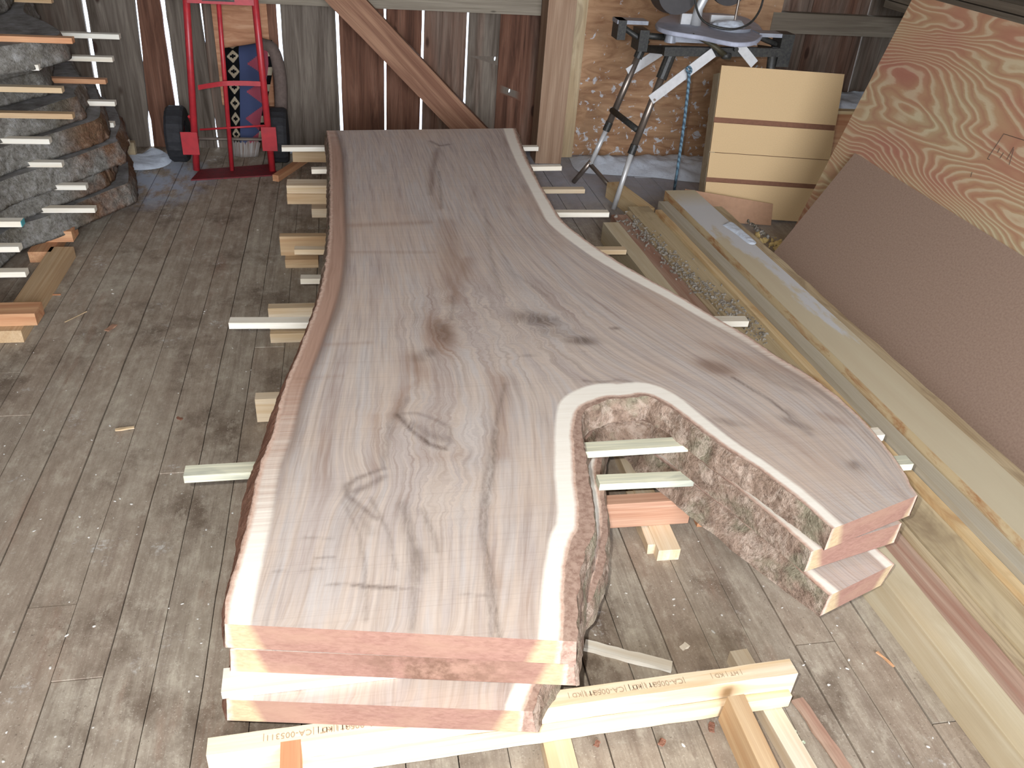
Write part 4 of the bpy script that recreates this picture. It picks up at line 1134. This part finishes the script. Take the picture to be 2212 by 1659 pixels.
def mitre_saw():
    r = empty('mitre_saw', (1.75, 4.25, .84)); tag(r, 'snow-dusted mitre saw on top of the folding stand', 'saw')
    yc = 4.26
    zt = .895
    lo_ = ony((1425, 50), yc); hi_ = ony((1636, 84), yc)
    cx = (lo_.x+hi_.x)/2-.02; rx = (hi_.x-lo_.x)/2
    # table: long oval outline lying slightly askew
    zt = .900
    ol = [(1416, 50), (1432, 36), (1470, 28), (1530, 27), (1600, 34), (1638, 52), (1648, 72), (1632, 88), (1596, 92), (1556, 86), (1520, 78), (1480, 72), (1445, 66), (1422, 58)]
    pts = [tuple(v[:2]) for v in smooth_curve([tuple(onz(p, zt)) for p in ol+[ol[0]]], 5)][:-1]
    bm = prismbm(pts, zt-.022, zt)
    cc = onz((1575, 62), zt); cx0, yc0 = cx, yc
    tb = obj('saw_table', bm, plain('frosted_casting', L(176, 180, 198), .6, .1, var=.2, sc=18), r)
    md = tb.modifiers.new('b', 'BEVEL'); md.width = .006; md.segments = 2
    tb.rotation_euler = (0, 0, 0)
    bm = bmesh.new(); bmesh.ops.create_cone(bm, cap_ends=True, segments=40, radius1=.105, radius2=.11, depth=.02, matrix=Matrix.Translation((cc.x, cc.y, zt+.006)))
    obj('turntable', bm, M_grey, r)
    # feet blocks down to the rails
    a = ony((1438, 98), yc-.05)
    obj('base_foot', tubebm([(a.x+.02, yc-.05, .838), (a.x+.02, yc-.05, zt-.02)], [.03, .024], 16), M_grey, r)
    obj('base_body', boxbm(a.x+.03, hi_.x-.03, yc-.07, yc+.10, .842, zt-.02, .008), M_grey, r)
    p = ony((1549, 96), yc-.10); q = ony((1612, 96), yc-.10)
    obj('mitre_plate', boxbm(p.x, q.x, yc-.105, yc-.09, p.z, p.z+.035, .002), M_alu, r)
    # fence
    obj('fence', boxbm(cx-.10, cx-.03, yc+.10, yc+.12, zt, zt+.05, .004), M_alu, r)
    obj('fence', boxbm(cx+.06, cx+.20, yc+.10, yc+.12, zt, zt+.05, .004), M_alu, r)
    # blade guard and motor above the frame
    g = ony((1466, -10), yc+.04)
    bm = bmesh.new(); bmesh.ops.create_cone(bm, cap_ends=True, segments=36, radius1=.115, radius2=.105, depth=.12, matrix=Matrix.Translation((g.x, yc+.10, g.z+.015))@Matrix.Rotation(math.pi/2, 4, 'X'))
    obj('motor_housing', bm, plain('charcoal_housing', L(66, 62, 62), .5, var=.2), r, smooth=False)
    g2 = ony((1575, -25), yc)
    bm = bmesh.new(); bmesh.ops.create_cone(bm, cap_ends=True, segments=40, radius1=.098, radius2=.098, depth=.03, matrix=Matrix.Translation((g2.x, yc, g2.z+.02))@Matrix.Rotation(math.pi/2, 4, 'X'))
    obj('blade_guard', bm, plain('dark_guard', L(58, 54, 54), .5, var=.2), r)
    a1 = ony((1512, 0), yc+.09); 
    obj('pivot_arm', tubebm([(a1.x, yc+.09, zt), (a1.x, yc+.09, zt+.08), (a1.x+.03, yc+.05, zt+.2)], [.028, .024, .022], 12), M_alu, r, smooth=True)
    bm = bmesh.new(); bmesh.ops.create_cone(bm, cap_ends=True, segments=12, radius1=.006, radius2=.006, depth=.1, matrix=Matrix.Translation(ony((1592, 20), yc-.02)))
    obj('clamp_rod', bm, M_steel, r)
    # power cord looped over the table
    pts = [tuple(ony(p, yy)) for p, yy in (((1502, -30), yc), ((1503, 10), yc-.02), ((1516, 42), yc-.06), ((1545, 58), yc-.10), ((1585, 63), yc-.12), ((1620, 50), yc-.08), ((1642, 20), yc-.03), ((1652, -20), yc))]
    obj('power_cord', tubebm([tuple(p) for p in smooth_curve(pts, 6)], .0055, 8), M_black, r, smooth=True)
    # snow lying on the turntable
    bm = bmesh.new(); pass
    bmesh.ops.create_icosphere(bm, subdivisions=4, radius=1)
    for v in bm.verts:
        n_ = mnoise.fractal(v.co*1.7, 1, 2, 3)
        v.co = Vector((cc.x+v.co.x*.085*(1+.15*n_), cc.y+v.co.y*.07*(1+.15*n_), zt+.014+max(v.co.z, -.1)*.028*(1+.3*n_)))
    sn = obj('snow_cap', bm, M_snow, smooth=True); tag(sn, 'small heap of snow on the mitre saw turntable', 'snow', kind='stuff')
mitre_saw()
# rope
rp = [ony((1487, 152), 4.12), ony((1488, 175), 4.11), ony((1481, 240), 4.12), ony((1473, 300), 4.14), ony((1463, 370), 4.17), onz((1457, 415), .02), onz((1470, 425), .01)]
s = NT('blue_rope', .8); co = s.coord('Object'); w = s.n('ShaderNodeTexWave', bands_direction='DIAGONAL'); s.set(w.inputs['Vector'], co); w.inputs['Scale'].default_value = 26; w.inputs['Distortion'].default_value = 3
M_rope = s.col(s.mix(w.outputs['Fac'], L(60, 78, 94), L(104, 140, 160)))
bm = tubebm([tuple(p) for p in smooth_curve([tuple(p) for p in rp], 10)], .0085, 8)
k0 = ony((1487, 153), 4.115)
tubebm([tuple(k0+Vector((.012*math.cos(a), .012*math.sin(a)-.006, .012*math.sin(a*1)+0.006))) for a in [2*math.pi*i/14 for i in range(14)]], .006, 8, bm=bm, closed=True)
tag(obj('rope', bm, M_rope, smooth=True), 'thin blue braided rope hanging from the stand brace down to the floor', 'rope')

# ------------------------------------------------------------------ MDF panel stack leaning behind
def drawer_panel():
    BL = Vector((1.872, 4.017, .004)); X = Vector((1, -.18, 0)).normalized(); U = Vector((0, .278, 1)); U = (U-X*U.dot(X)).normalized(); N_ = X.cross(U)
    m = Matrix((X, U, N_)).transposed().to_4x4(); m.translation = BL
    r = empty('panel_front', BL); tag(r, 'tan fibreboard drawer-front panel leaning back behind the lumber pile', 'panel')
    W_ = .64; T = .757
    def add(nm, x0, x1, u0, u1, n0, n1, mat, lab=None):
        o = obj(nm, boxbm(x0, x1, u0, u1, n0, n1, .0012), mat, r, m)
        if lab: o['label'] = lab
    add('drawer_front', 0, W_, .505, T, 0, .018, M_mdf)
    add('recessed_rail', 0, W_, .478, .505, 0, .006, M_mdfrail, 'dark brown recessed rail')
    add('drawer_front', 0, W_, .330, .478, 0, .018, M_mdf)
    add('drawer_front', 0, W_, .200, .327, 0, .018, M_mdf)
    add('recessed_rail', 0, W_, .176, .200, 0, .006, M_mdfrail, 'dark brown recessed rail')
    add('drawer_front', 0, W_, .0, .176, 0, .018, M_mdf)
    add('back_panel', .03, W_, 0, T-.01, -.012, 0, M_mdfrail)
    add('side_board', -.001, .029, 0, T-.035, -.125, -.0005, M_boardcream, 'pale wooden side board')
drawer_panel()
# small brown hardboard offcut leaning in front of it
c1 = ony((1480, 408), 3.99); c2 = ony((1670, 441), 3.915)
X = (c2-c1); X.z = 0; X.normalize()
m = frame(c1, c1+X, (0, .35, 1))
c0 = bmesh.new(); Wd = (c2-c1).length
Uv = Vector((0, .45, 1)).normalized(); Nv = X.cross(Uv)
bm = bmesh.new()
def q8(a, b, c, d, th):
    n_ = (b-a).cross(d-a).normalized()*th; vs = [bm.verts.new(v) for v in (a, b, c, d)]+[bm.verts.new(v+n_) for v in (a, b, c, d)]
    for f in ((0, 1, 2, 3), (7, 6, 5, 4), (0, 4, 5, 1), (1, 5, 6, 2), (2, 6, 7, 3), (3, 7, 4, 0)): bm.faces.new([vs[i] for i in f])
    bmesh.ops.recalc_face_normals(bm, faces=bm.faces)
d1_ = Vector((.0, -.035, -c1.z+.004)); d2_ = Vector((-.01, -.05, -c2.z+.004)); q8(c1, c2, c2+d2_, c1+d1_, .006)
tag(obj('hardboard_offcut', bm, plain('tan_brown_hardboard', L(176, 132, 98), .7, var=.12, sc=40)), 'small brown hardboard offcut propped against the drawer-front panel', 'board')

# ------------------------------------------------------------------ large leaning sheets
def sheet(name, mat, b0, ytop_len, run, rise, length, th, label, dy=0.0):
    """sheet with its foot along -Y from b0, leaning to +X"""
    Xv = Vector((0, -1, 0)); U = Vector((run, dy, rise)).normalized(); Nn = Xv.cross(U)
    m = Matrix((Xv, U, Nn)).transposed().to_4x4(); m.translation = b0
    o = obj(name, boxbm(0, length, 0, ytop_len, -th, 0, .001), mat, None, m)
    return tag(o, label, 'sheet')
ply = sheet('plywood_sheet', M_firply, Vector((2.14, 3.57, .004)), 1.22, .30, 1.17, 2.44, .016, 'large fir plywood sheet with bold wavy grain leaning at the right')
mdfs = sheet('hardboard_sheet', M_mdfb, Vector((1.962, 3.40, .004)), .62, .283, .50, 2.44, .012, 'plain brown hardboard sheet leaning in front of the wavy-grained plywood')
# pencil marks on the plywood
s = NT('pencil', .9); M_pen = s.col(L(90, 76, 66))
pw = ply.matrix_world
def on_ply(px, lift=.0008):
    o_ = Vector(CAMPOS); d_ = Vector(ray(px)); n_ = pw.to_3x3().col[2]; t = (pw.translation-o_).dot(n_)/d_.dot(n_)
    return o_+d_*t-d_.normalized()*lift
bm = bmesh.new()
for a, b in (((2168, 289), (2212, 303)), ((2168, 290), (2133, 343)), ((2133, 343), (2138, 345)), ((2155, 330), (2160, 320)), ((2175, 345), (2190, 318)), ((2190, 322), (2180, 356)), ((2160, 342), (2168, 330)), ((2097, 382), (2100, 372))):
    tubebm([on_ply(a), on_ply(b)], .0011, 5, bm=bm)
obj('pencil_marks', bm, M_pen, ply)['kind'] = 'stuff'

# ------------------------------------------------------------------ lumber pile on the right (runs along Y)
GL = 'boards and timbers of the lumber pile'
def yboard(xa0, xa1, y0, y1, w, z0, h, mat, label, name='board', cat='board', nx=40, jit=.0015, skewx=0.0):
    """board from near (xa0,y0) to far (xa1,y1); xa = left edge"""
    a = Vector((xa0, y0, z0)); b = Vector((xa1, y1, z0)); d = (b-a).normalized(); n_ = Vector((d.y, -d.x, 0))
    return plank(name, a+n_*w*.5, b+n_*w*.5, w, h, mat, label, cat, GL, bev=.003, nx=nx, jit=jit)
K_ = .036
def pile(x, w, y1, z0, h, mat, label, **kw): yboard(x, x-K_*(y1+.2), -.2, y1, w-.002, z0, h, mat, label, **kw)
pile(1.355, .080, 3.68, 0, .100, M_boardcream, 'thick cream board at the floor edge of the pile, nearest the slabs')
pile(1.435, .082, 3.80, 0, .092, M_redboard, 'board with a reddish-brown bark wane running its length, second from the floor edge')
pile(1.517, .033, 3.84, 0, .096, M_cantgrey, 'thin dark barky slat right of the red-brown waned board', jit=.003)
pile(1.550, .115, 3.885, 0, .102, M_boardstain, 'board with dark stains and splinters, midway across the pile', jit=.002)
pile(1.665, .034, 3.80, 0, .118, M_cant, 'narrow yellow board on edge beside the stained board')
pile(1.699, .054, 3.86, 0, .140, M_greytop, 'thin grey-topped board on edge against the big square timber')
pile(1.757, .165, 3.93, 0, .172, M_cantsnow, 'big square yellow timber with brown stains, snow on its far end', name='square_timber', cat='timber', nx=30, jit=.001)
pile(1.924, .052, 3.72, 0, .166, M_cantgrey, 'greyish barky timber between the big square timber and the leaning sheet', name='timber', cat='timber', jit=.004)
plank('board', Vector((1.522, 3.90, 0)), Vector((1.447, 4.30, 0)), .075, .085, M_cant, 'short yellowish board lying behind the front foot of the saw stand', 'board', GL, bev=.002)
# bark crumbs and sawdust ridge
def crumbs(name, pts, n_, size, mat, label, spread):
    bm = bmesh.new(); r = random.Random(5)
    P_ = [onz(p, z) for p, z in pts]
    for _ in range(n_):
        t = r.random()*(len(P_)-1); i = int(t); p = P_[i].lerp(P_[i+1], t-i)+Vector((r.gauss(0, spread), r.gauss(0, spread*1.5), 0))
        s_ = size*r.uniform(.4, 1.3)
        mt = Matrix.Translation(p+Vector((0, 0, s_*.3)))@Matrix.Rotation(r.uniform(0, 6), 4, Vector((r.random(), r.random(), r.random())).normalized())@Matrix.Diagonal((s_, s_*r.uniform(.4, 1), s_*r.uniform(.2, .6), 1))
        bmesh.ops.create_icosphere(bm, subdivisions=1, radius=1, matrix=mt)
    o = obj(name, bm, mat); return tag(o, label, name.replace('_', ' '), kind='stuff')
crumbs('bark_crumbs', [((1360, 470), .093), ((1430, 540), .10), ((1490, 600), .10), ((1560, 650), .10), ((1640, 725), .10)], 700, .008, plain('grey_bark_crumbs', L(150, 142, 130), .95, var=.4, sc=50), 'crumbly grey bark and sawdust lying along the far part of the lumber pile', .032)
crumbs('wood_debris', [((1618, 480), .167), ((1655, 512), .167)], 50, .010, M_barkgrey, 'little heap of bark bits on the snow near the brown hardboard', .009)
crumbs('foam_scraps', [((1650, 522), .003), ((1684, 528), .003)], 26, .022, plain('yellow_foam', L(226, 196, 122), .9), 'yellow foam scraps at the foot of the leaning sheets', .03)

# ------------------------------------------------------------------ snow patches
def snow_patch(name, poly, z, h, label, seed=0, edge=.05):
    """low mound: polygon in xy"""
    P_ = np.array(poly); lo = P_.min(0); hi = P_.max(0); st = max((hi-lo).max()/46, .006)
    sm = np.array([np.array(p)[:2] for p in smooth_curve(list(poly)+[poly[0]], 5)][:-1])
    gx, gy = np.meshgrid(np.arange(lo[0]-.02, hi[0]+.03, st), np.arange(lo[1]-.02, hi[1]+.03, st))
    G = np.stack([gx.ravel(), gy.ravel()], 1); G = G[inside(G, sm)]
    d, _, _ = seg_dist(G, sm, np.roll(sm, -1, 0)); k = d > st*.4; G = G[k]; d = d[k]
    A = np.concatenate([sm, G]); dz = np.concatenate([np.zeros(len(sm)), d])
    r = delaunay_2d_cdt([Vector(p) for p in A], [], [list(range(len(sm)))], 1, 1e-7)
    vs = []
    for i, v in enumerate(r[0]):
        dd = dz[i] if i < len(dz) else 0
        t = min(1, dd/edge); n_ = mnoise.fractal(Vector((v.x*9, v.y*9, seed)), 1, 2, 4)
        vs.append((v.x, v.y, z+(h*(t*(2-t))*(.75+.5*n_) if dd > 0 else 0)))
    me = bpy.data.meshes.new(name); me.from_pydata(vs, [], [f for f in r[2]]); me.materials.append(M_snow)
    bm = bmesh.new(); bm.from_mesh(me); bmesh.ops.recalc_face_normals(bm, faces=bm.faces)
    if sum(f.normal.z for f in bm.faces) < 0: bmesh.ops.reverse_faces(bm, faces=bm.faces)
    bm.to_mesh(me); bm.free()
    for p in me.polygons: p.use_smooth = True
    o = bpy.data.objects.new(name, me); COL.objects.link(o)
    return tag(o, label, 'snow', kind='stuff')
def Z2(pts, z=0.0): return [P2(*p, z) for p in pts]
snow_patch('snow_drift', Z2([(236, 346), (262, 333), (300, 335), (325, 322), (350, 326), (372, 345), (350, 362), (300, 368), (255, 362)]), .001, .022, 'bluish blown-in snow on the floor between the left stack and the hand truck', 1)
snow_patch('snow_drift', [(1.37, 4.99), (1.36, 4.72), (1.55, 4.66), (1.8, 4.62), (2.0, 4.55), (2.3, 4.5), (2.57, 4.6), (2.57, 4.99)], .001, .075, 'long white snow drift along the foot of the plywood wall', 2, .25)
snow_patch('snow_drift', Z2([(1560, 486), (1574, 480), (1590, 486), (1610, 503), (1634, 524), (1618, 527), (1590, 506)], .1725), .1725, .012, 'small ridge of snow on the square timber beside the bark bits', 3, .02)
snow_patch('snow_drift', [(-.40, 4.93), (-.33, 4.98), (-.27, 5.06), (-.33, 5.08), (-.42, 5.05)], .001, .02, 'little pinch of snow behind the right tyre of the hand truck', 5)
# snow covered crate in the far right corner
cr = empty('wooden_crate', (3.35, 4.85, 0)); tag(cr, 'low orange-brown wooden crate behind the panels, snow on its lid', 'crate')
obj('crate_body', boxbm(2.82, 3.9, 4.62, 5.03, 0, .40, .003), M_orange, cr)
obj('crate_lid', boxbm(2.80, 3.92, 4.60, 5.03, .401, .42, .003), M_cant, cr)
snow_patch('snow_drift', [(2.84, 4.66), (3.86, 4.66), (3.86, 5.0), (2.84, 5.0)], .4205, .03, 'bluish snow lying on the crate in the far right corner', 6)
# dark stacked boards beyond the leaning sheet, against the right wall
for k in range(4):
    plank('board', (3.55+.03*(k % 2), 2.6, .95+.045*k), (3.50, 4.95, .95+.045*k), .6, .04, M_girt, ('lowest' if k == 0 else 'second' if k == 1 else 'third' if k == 2 else 'topmost')+' dark old board of the rack above the plywood sheet, top right', 'board', 'old boards on the rack at the right', bev=.003)
for y in (2.9, 4.6):
    plank('rack_post', (3.5, y, 0), (3.5, y, .948), .07, .07, M_girt, ('near' if y < 4 else 'far')+' grey post holding up the old board rack behind the plywood sheet', 'post', 'rack posts at the right', up=(0, -1, 0))

# ------------------------------------------------------------------ left stack of frosted slabs
def left_stack():
    lb = ['lowest', 'second from the floor', 'third from the floor', 'fourth from the floor', 'fifth from the floor', 'sixth from the floor', 'seventh from the floor', 'eighth from the floor', 'topmost']
    T, P = .076, .098
    for k in range(9):
        z0 = .098+k*P
        r = random.Random(k+40)
        dx = [.02, -.055, .015, .0, .01, -.03, .0, .16, .1][k]
        base = [(-3.2, 2.2), (-1.62, 2.2), (-1.50, 2.7), (-1.42, 3.15), (-1.36, 3.45), (-1.26, 3.60), (-1.15, 3.76), (-1.055, 3.93), (-1.03, 3.99), (-1.04, 4.06), (-1.08, 4.3), (-1.16, 4.55), (-1.24, 4.75), (-3.2, 4.8)]
        if k == 7: base = [(-3.2, 2.2), (-1.62, 2.2), (-1.50, 2.7), (-1.42, 3.1), (-1.34, 3.4), (-1.20, 3.55), (-1.13, 3.66), (-1.10, 3.80), (-1.22, 4.0), (-1.34, 4.2), (-1.40, 4.42), (-1.45, 4.62), (-3.2, 4.8)]
        if k == 8: base = [(-3.2, 2.2), (-1.72, 2.2), (-1.62, 2.7), (-1.60, 3.1), (-1.56, 3.4), (-1.52, 3.6), (-1.48, 3.8), (-1.44, 4.0), (-1.44, 4.2), (-1.46, 4.4), (-1.5, 4.62), (-1.55, 4.75), (-3.2, 4.8)]
        live = base[1:-1]
        cut_ = [0, 0, 0, -.05, -.13, -.22, -.27, 0, 0][k]
        live = [(x+(0 if k > 6 else dx)+(cut_ if y > 3.55 else cut_*.3)+r.uniform(-.012, .012), y+r.uniform(-.01, .01)) for x, y in live]
        cv = [tuple(p) for p in smooth_curve(live, 14)]
        root = bmesh.new()
        outl = [base[0]]+cv+[base[-1]]
        prismbm(outl, z0, z0+T, root)
        o = obj('frosted_slab', root, M_frosttop); tag(o, f'grey frosted live-edge slab, {lb[k]}, in the tall stack at the left', 'slab', 'slabs of the tall stack at the left')
        bm = bmesh.new(); grid = []; LB = 8; n_ = len(cv)
        for i, (x, y) in enumerate(cv):
            a = Vector(cv[max(0, i-1)]); b = Vector(cv[min(n_-1, i+1)]); t = (b-a).normalized(); nr = Vector((t.y, -t.x))
            col_ = []
            for l in range(LB+1):
                s_ = l/LB; z = z0+T*(1-s_)
                nz = mnoise.fractal(Vector((x*24, y*24, z*30)), 1, 2, 4)
                out = .003+.022*s_+.006*abs(nz)+(.007*nz if 0 < l < LB else 0)
                if l == 0: out = .001
                col_.append(bm.verts.new((x+nr.x*out, y+nr.y*out, z-.017*s_)))
            col_.append(bm.verts.new((x, y, z0+.001)))
            grid.append(col_)
        for a, b in zip(grid[:-1], grid[1:]):
            for l in range(LB+1): bm.faces.new((a[l], a[l+1], b[l+1], b[l]))
        bmesh.ops.recalc_face_normals(bm, faces=bm.faces)
        obj('bark', bm, M_frost, o, smooth=True)
        # brown bark tip at the far rounded corner
    # stickers: three rows in depth; right tips from the photograph
    Gk = 'stickers of the tall stack at the left'
    rows = {'near': (2.96, [None]*9), 'mid': (3.6, [None]*9), 'far': (4.2, [None]*9)}
    tips = [('mid', 0, (206, 460), M_stick, 'lowest long white'), ('mid', 1, (187, 411), M_stick, 'second white'), ('mid', 2, (135, 362), M_stick, 'third short white'), ('mid', 3, (108, 312), M_stick, 'fourth shortest white'),
            ('mid', 4, (158, 258), M_block, 'fifth orange-marked'), ('mid', 5, (135, 202), M_pine, 'sixth pinkish cream'), ('mid', 6, (85, 153), M_stick, 'seventh cream'), ('mid', 7, (145, 36), M_orange, 'uppermost orange'),
            ('far', 0, (262, 357), M_block, 'lowest stubby tan'), ('far', 1, (278, 315), M_stick, 'second stubby white'), ('far', 2, (238, 231), M_stick, 'third barely showing'), ('far', 3, (240, 181), M_stick, 'fourth white'),
            ('far', 4, (220, 133), M_orange, 'fifth orange'), ('far', 5, (235, 86), M_stick, 'sixth cream'), ('far', 6, (252, 50), M_stick, 'seventh and longest cream'), ('far', 7, (112, 8), M_block, 'uppermost pinkish'),
            ('near', 0, (57, 599), M_stick, 'lowest'), ('near', 1, (43, 545), M_stick, 'middle'), ('near', 2, (47, 491), M_stick, 'blue-tipped upper')]
    YY = {'mid': 3.6, 'far': 4.2, 'near': 2.96}
    DS = {'mid': 'in the row of the left stack facing the open floor', 'far': 'in the row of the left stack nearest the barn wall', 'near': 'in the row of the left stack at the left picture edge'}
    for row, k, tip, mat, lab in tips:
        z = .098+(k+1)*P-.022
        v = ony(tip, YY[row])
        # keep the layer height, slide in depth so the tip stays on the sight line
        v2 = onz(tip, z)
        y = v2.y if abs(v2.y-YY[row]) < .35 else YY[row]
        xt = v2.x if y == v2.y else v.x
        ang = r.uniform(-.01, .01)
        o = plank('sticker', Vector((xt-1.2, y+.018, z+.0005)), Vector((xt, y+.018, z+.0005)), .036, .0205, mat, f'{lab} sticker {DS[row]}', 'sticker', Gk)
        if lab.startswith('blue'):
            t_ = obj('painted_tip', boxbm(xt+.0002, xt+.0022, y+.001, y+.035, z+.001, z+.0205, 0), plain('turquoise_paint', L(70, 170, 180), .6), o); t_['label'] = 'turquoise painted end'
    # blocks under it
    G3 = 'dunnage under the tall stack at the left'
    a = onz((175, 545), .0); 
    plank('dunnage_block', Vector((a.x-1.5, a.y+.045, .0485)), Vector((a.x-.02, a.y+.045, .0485)), .09, .048, M_orange, 'upper orange block end sticking out below the tall left stack', 'block', G3)
    plank('dunnage_block', Vector((a.x-.02-.11, a.y-.10, 0)), Vector((a.x-.13, a.y+.6, 0)), .09, .048, M_orange, 'orange runner on the floor under the tall left stack, far one', 'block', G3)
    b = onz((72, 745), 0)
    plank('dunnage_block', Vector((b.x-1.2, b.y+.10, .0485)), Vector((b.x+.01, b.y+.10, .0485)), .09, .048, M_orange, 'near upper orange block end at the left picture edge', 'block', G3)
    plank('dunnage_block', Vector((b.x-.08, b.y+.02, 0)), Vector((b.x-.08, b.y+.75, 0)), .09, .048, M_block, 'near lower tan block at the left picture edge, on the floor', 'block', G3)
    c = onz((300, 334), 0)
    plank('dunnage_block', Vector((c.x-.8, c.y-.05, 0)), Vector((c.x, c.y-.05, 0)), .04, .09, M_cantgrey, 'tan block beside the snow at the far end of the left stack', 'block', G3)
s = NT('frosted_slab_top', .9); n = s.noise(s.coord(), 14, 5, .7)
M_frosttop = s.col(s.ramp(n, [(.3, L(92, 86, 82)), (.55, L(128, 126, 124)), (.75, L(150, 152, 156))]))
def frost_bark():
    s = NT('frosted_bark', .95, .1); co = s.coord()
    n1 = s.noise(co, 30, 6, .75, .3); n2 = s.noise(co, 90, 4, .7); n3 = s.noise(s.map(co, (1, 1, 1), (3, 1, 2)), 5, 4, .6)
    c = s.ramp(n1, [(.3, L(92, 86, 78)), (.5, L(128, 124, 116)), (.68, L(158, 156, 152))])
    # bare brown bark towards the far rounded ends
    x, y = s.sep(co)[0], s.sep(co)[1]
    far = s.math('MULTIPLY', s.rng(x, -1.20, -1.12), s.rng(y, 3.66, 3.8), True)
    br = s.ramp(n1, [(.3, L(70, 46, 32)), (.5, L(118, 82, 58)), (.7, L(150, 118, 92))])
    c = s.mix(s.math('MULTIPLY', far, s.ramp(n3, [(.38, 0.0), (.55, 1.0)])), c, br)
    c = s.mix(s.ramp(n3, [(.5, 0.0), (.66, .5)]), c, L(96, 86, 62))
    c = s.mix(s.math('MULTIPLY', s.ramp(n2, [(.3, 1.0), (.5, 0.0)]), .5), c, L(44, 40, 36))
    s.bump(s.math('ADD', n1, s.math('MULTIPLY', n2, .5)), .8, .012)
    return s.col(c)
M_frost = frost_bark()
left_stack()

# ------------------------------------------------------------------ chips and slivers on the floor
def chip(p, ln, w, ang, mat, label, h=.004):
    a = onz(p, .0); d = Vector((math.cos(ang), math.sin(ang), 0))
    bm = boxbm(-ln/2, ln/2, -w/2, w/2, 0, h, 0, nx=3, jit=w*.25, seed=int(p[0]))
    m = Matrix.Translation(a+Vector((0, 0, .0005)))@Matrix.Rotation(ang, 4, 'Z')
    return tag(obj('wood_chip', bm, mat, None, m), label, 'wood chip', 'chips scattered on the floor')
chip((270, 928), .055, .010, .15, M_pine, 'pale splinter of wood on the open floor left of the stack', .006)
chip((164, 685), .10, .0025, .95, M_pine, 'very thin straw-like sliver near the orange blocks at the left', .002)
chip((388, 905), .02, .009, -.6, M_barkbrown, 'dark brown bark chip on the open floor left of the stack')
chip((240, 709), .05, .018, 1.2, M_fir, 'flat pinkish-brown scrap on the open floor right of the sliver', .003)
chip((1478, 1398), .022, .012, .5, M_stick, 'white flake right of the front corner of the slabs')
chip((1290, 1608), .014, .010, .9, M_barkbrown, 'small dark bark crumb in front of the stamped beam')
chip((1430, 1605), .018, .012, .9, M_barkbrown, 'larger dark bark crumb in front of the stamped beam, right of the small one')
chip((1537, 1572), .024, .011, 1.2, M_barkbrown, 'reddish bark chip beside the thick tan two-by-four')
chip((1912, 1425), .05, .006, -1.2, M_orange, 'thin tan sliver on the floor beside the cream board', .003)
chip((105, 638), .09, .006, .02, M_orange, 'thin orange strip on the floor behind the near left blocks', .004)
r_ = random.Random(3); bmc = bmesh.new()
for _ in range(420):
    x = r_.uniform(-1.4, 1.35); y = abs(r_.gauss(0, 1))*1.4+.75
    if y > 4.9: continue
    s_ = r_.uniform(.0008, .0034)
    mt = Matrix.Translation((x, y, .001))@Matrix.Rotation(r_.uniform(0, 6), 4, 'Z')@Matrix.Diagonal((s_*r_.uniform(1, 2.2), s_, s_*.5, 1))
    bmesh.ops.create_icosphere(bmc, subdivisions=1, radius=1, matrix=mt)
tag(obj('sawdust_specks', bmc, plain('pale_flakes', L(226, 222, 214), .9)), 'pale specks of sawdust and frost sprinkled over the floor boards', 'sawdust', kind='stuff')
crumbs('lichen_tuft', [((1695, 1592), .003), ((1720, 1602), .003)], 34, .007, plain('pale_green_lichen', L(196, 206, 176), .95), 'pale green tuft of lichen on the floor near the right end of the beam', .012)
# reddish strip of floor stain piece
plank('board', onz((1722, 1512), 0), onz((1850, 1700), 0), .030, .006, M_redboard, 'thin reddish strip lying on the floor by the right end of the stamped beam', 'board', None, nx=8, jit=.002)
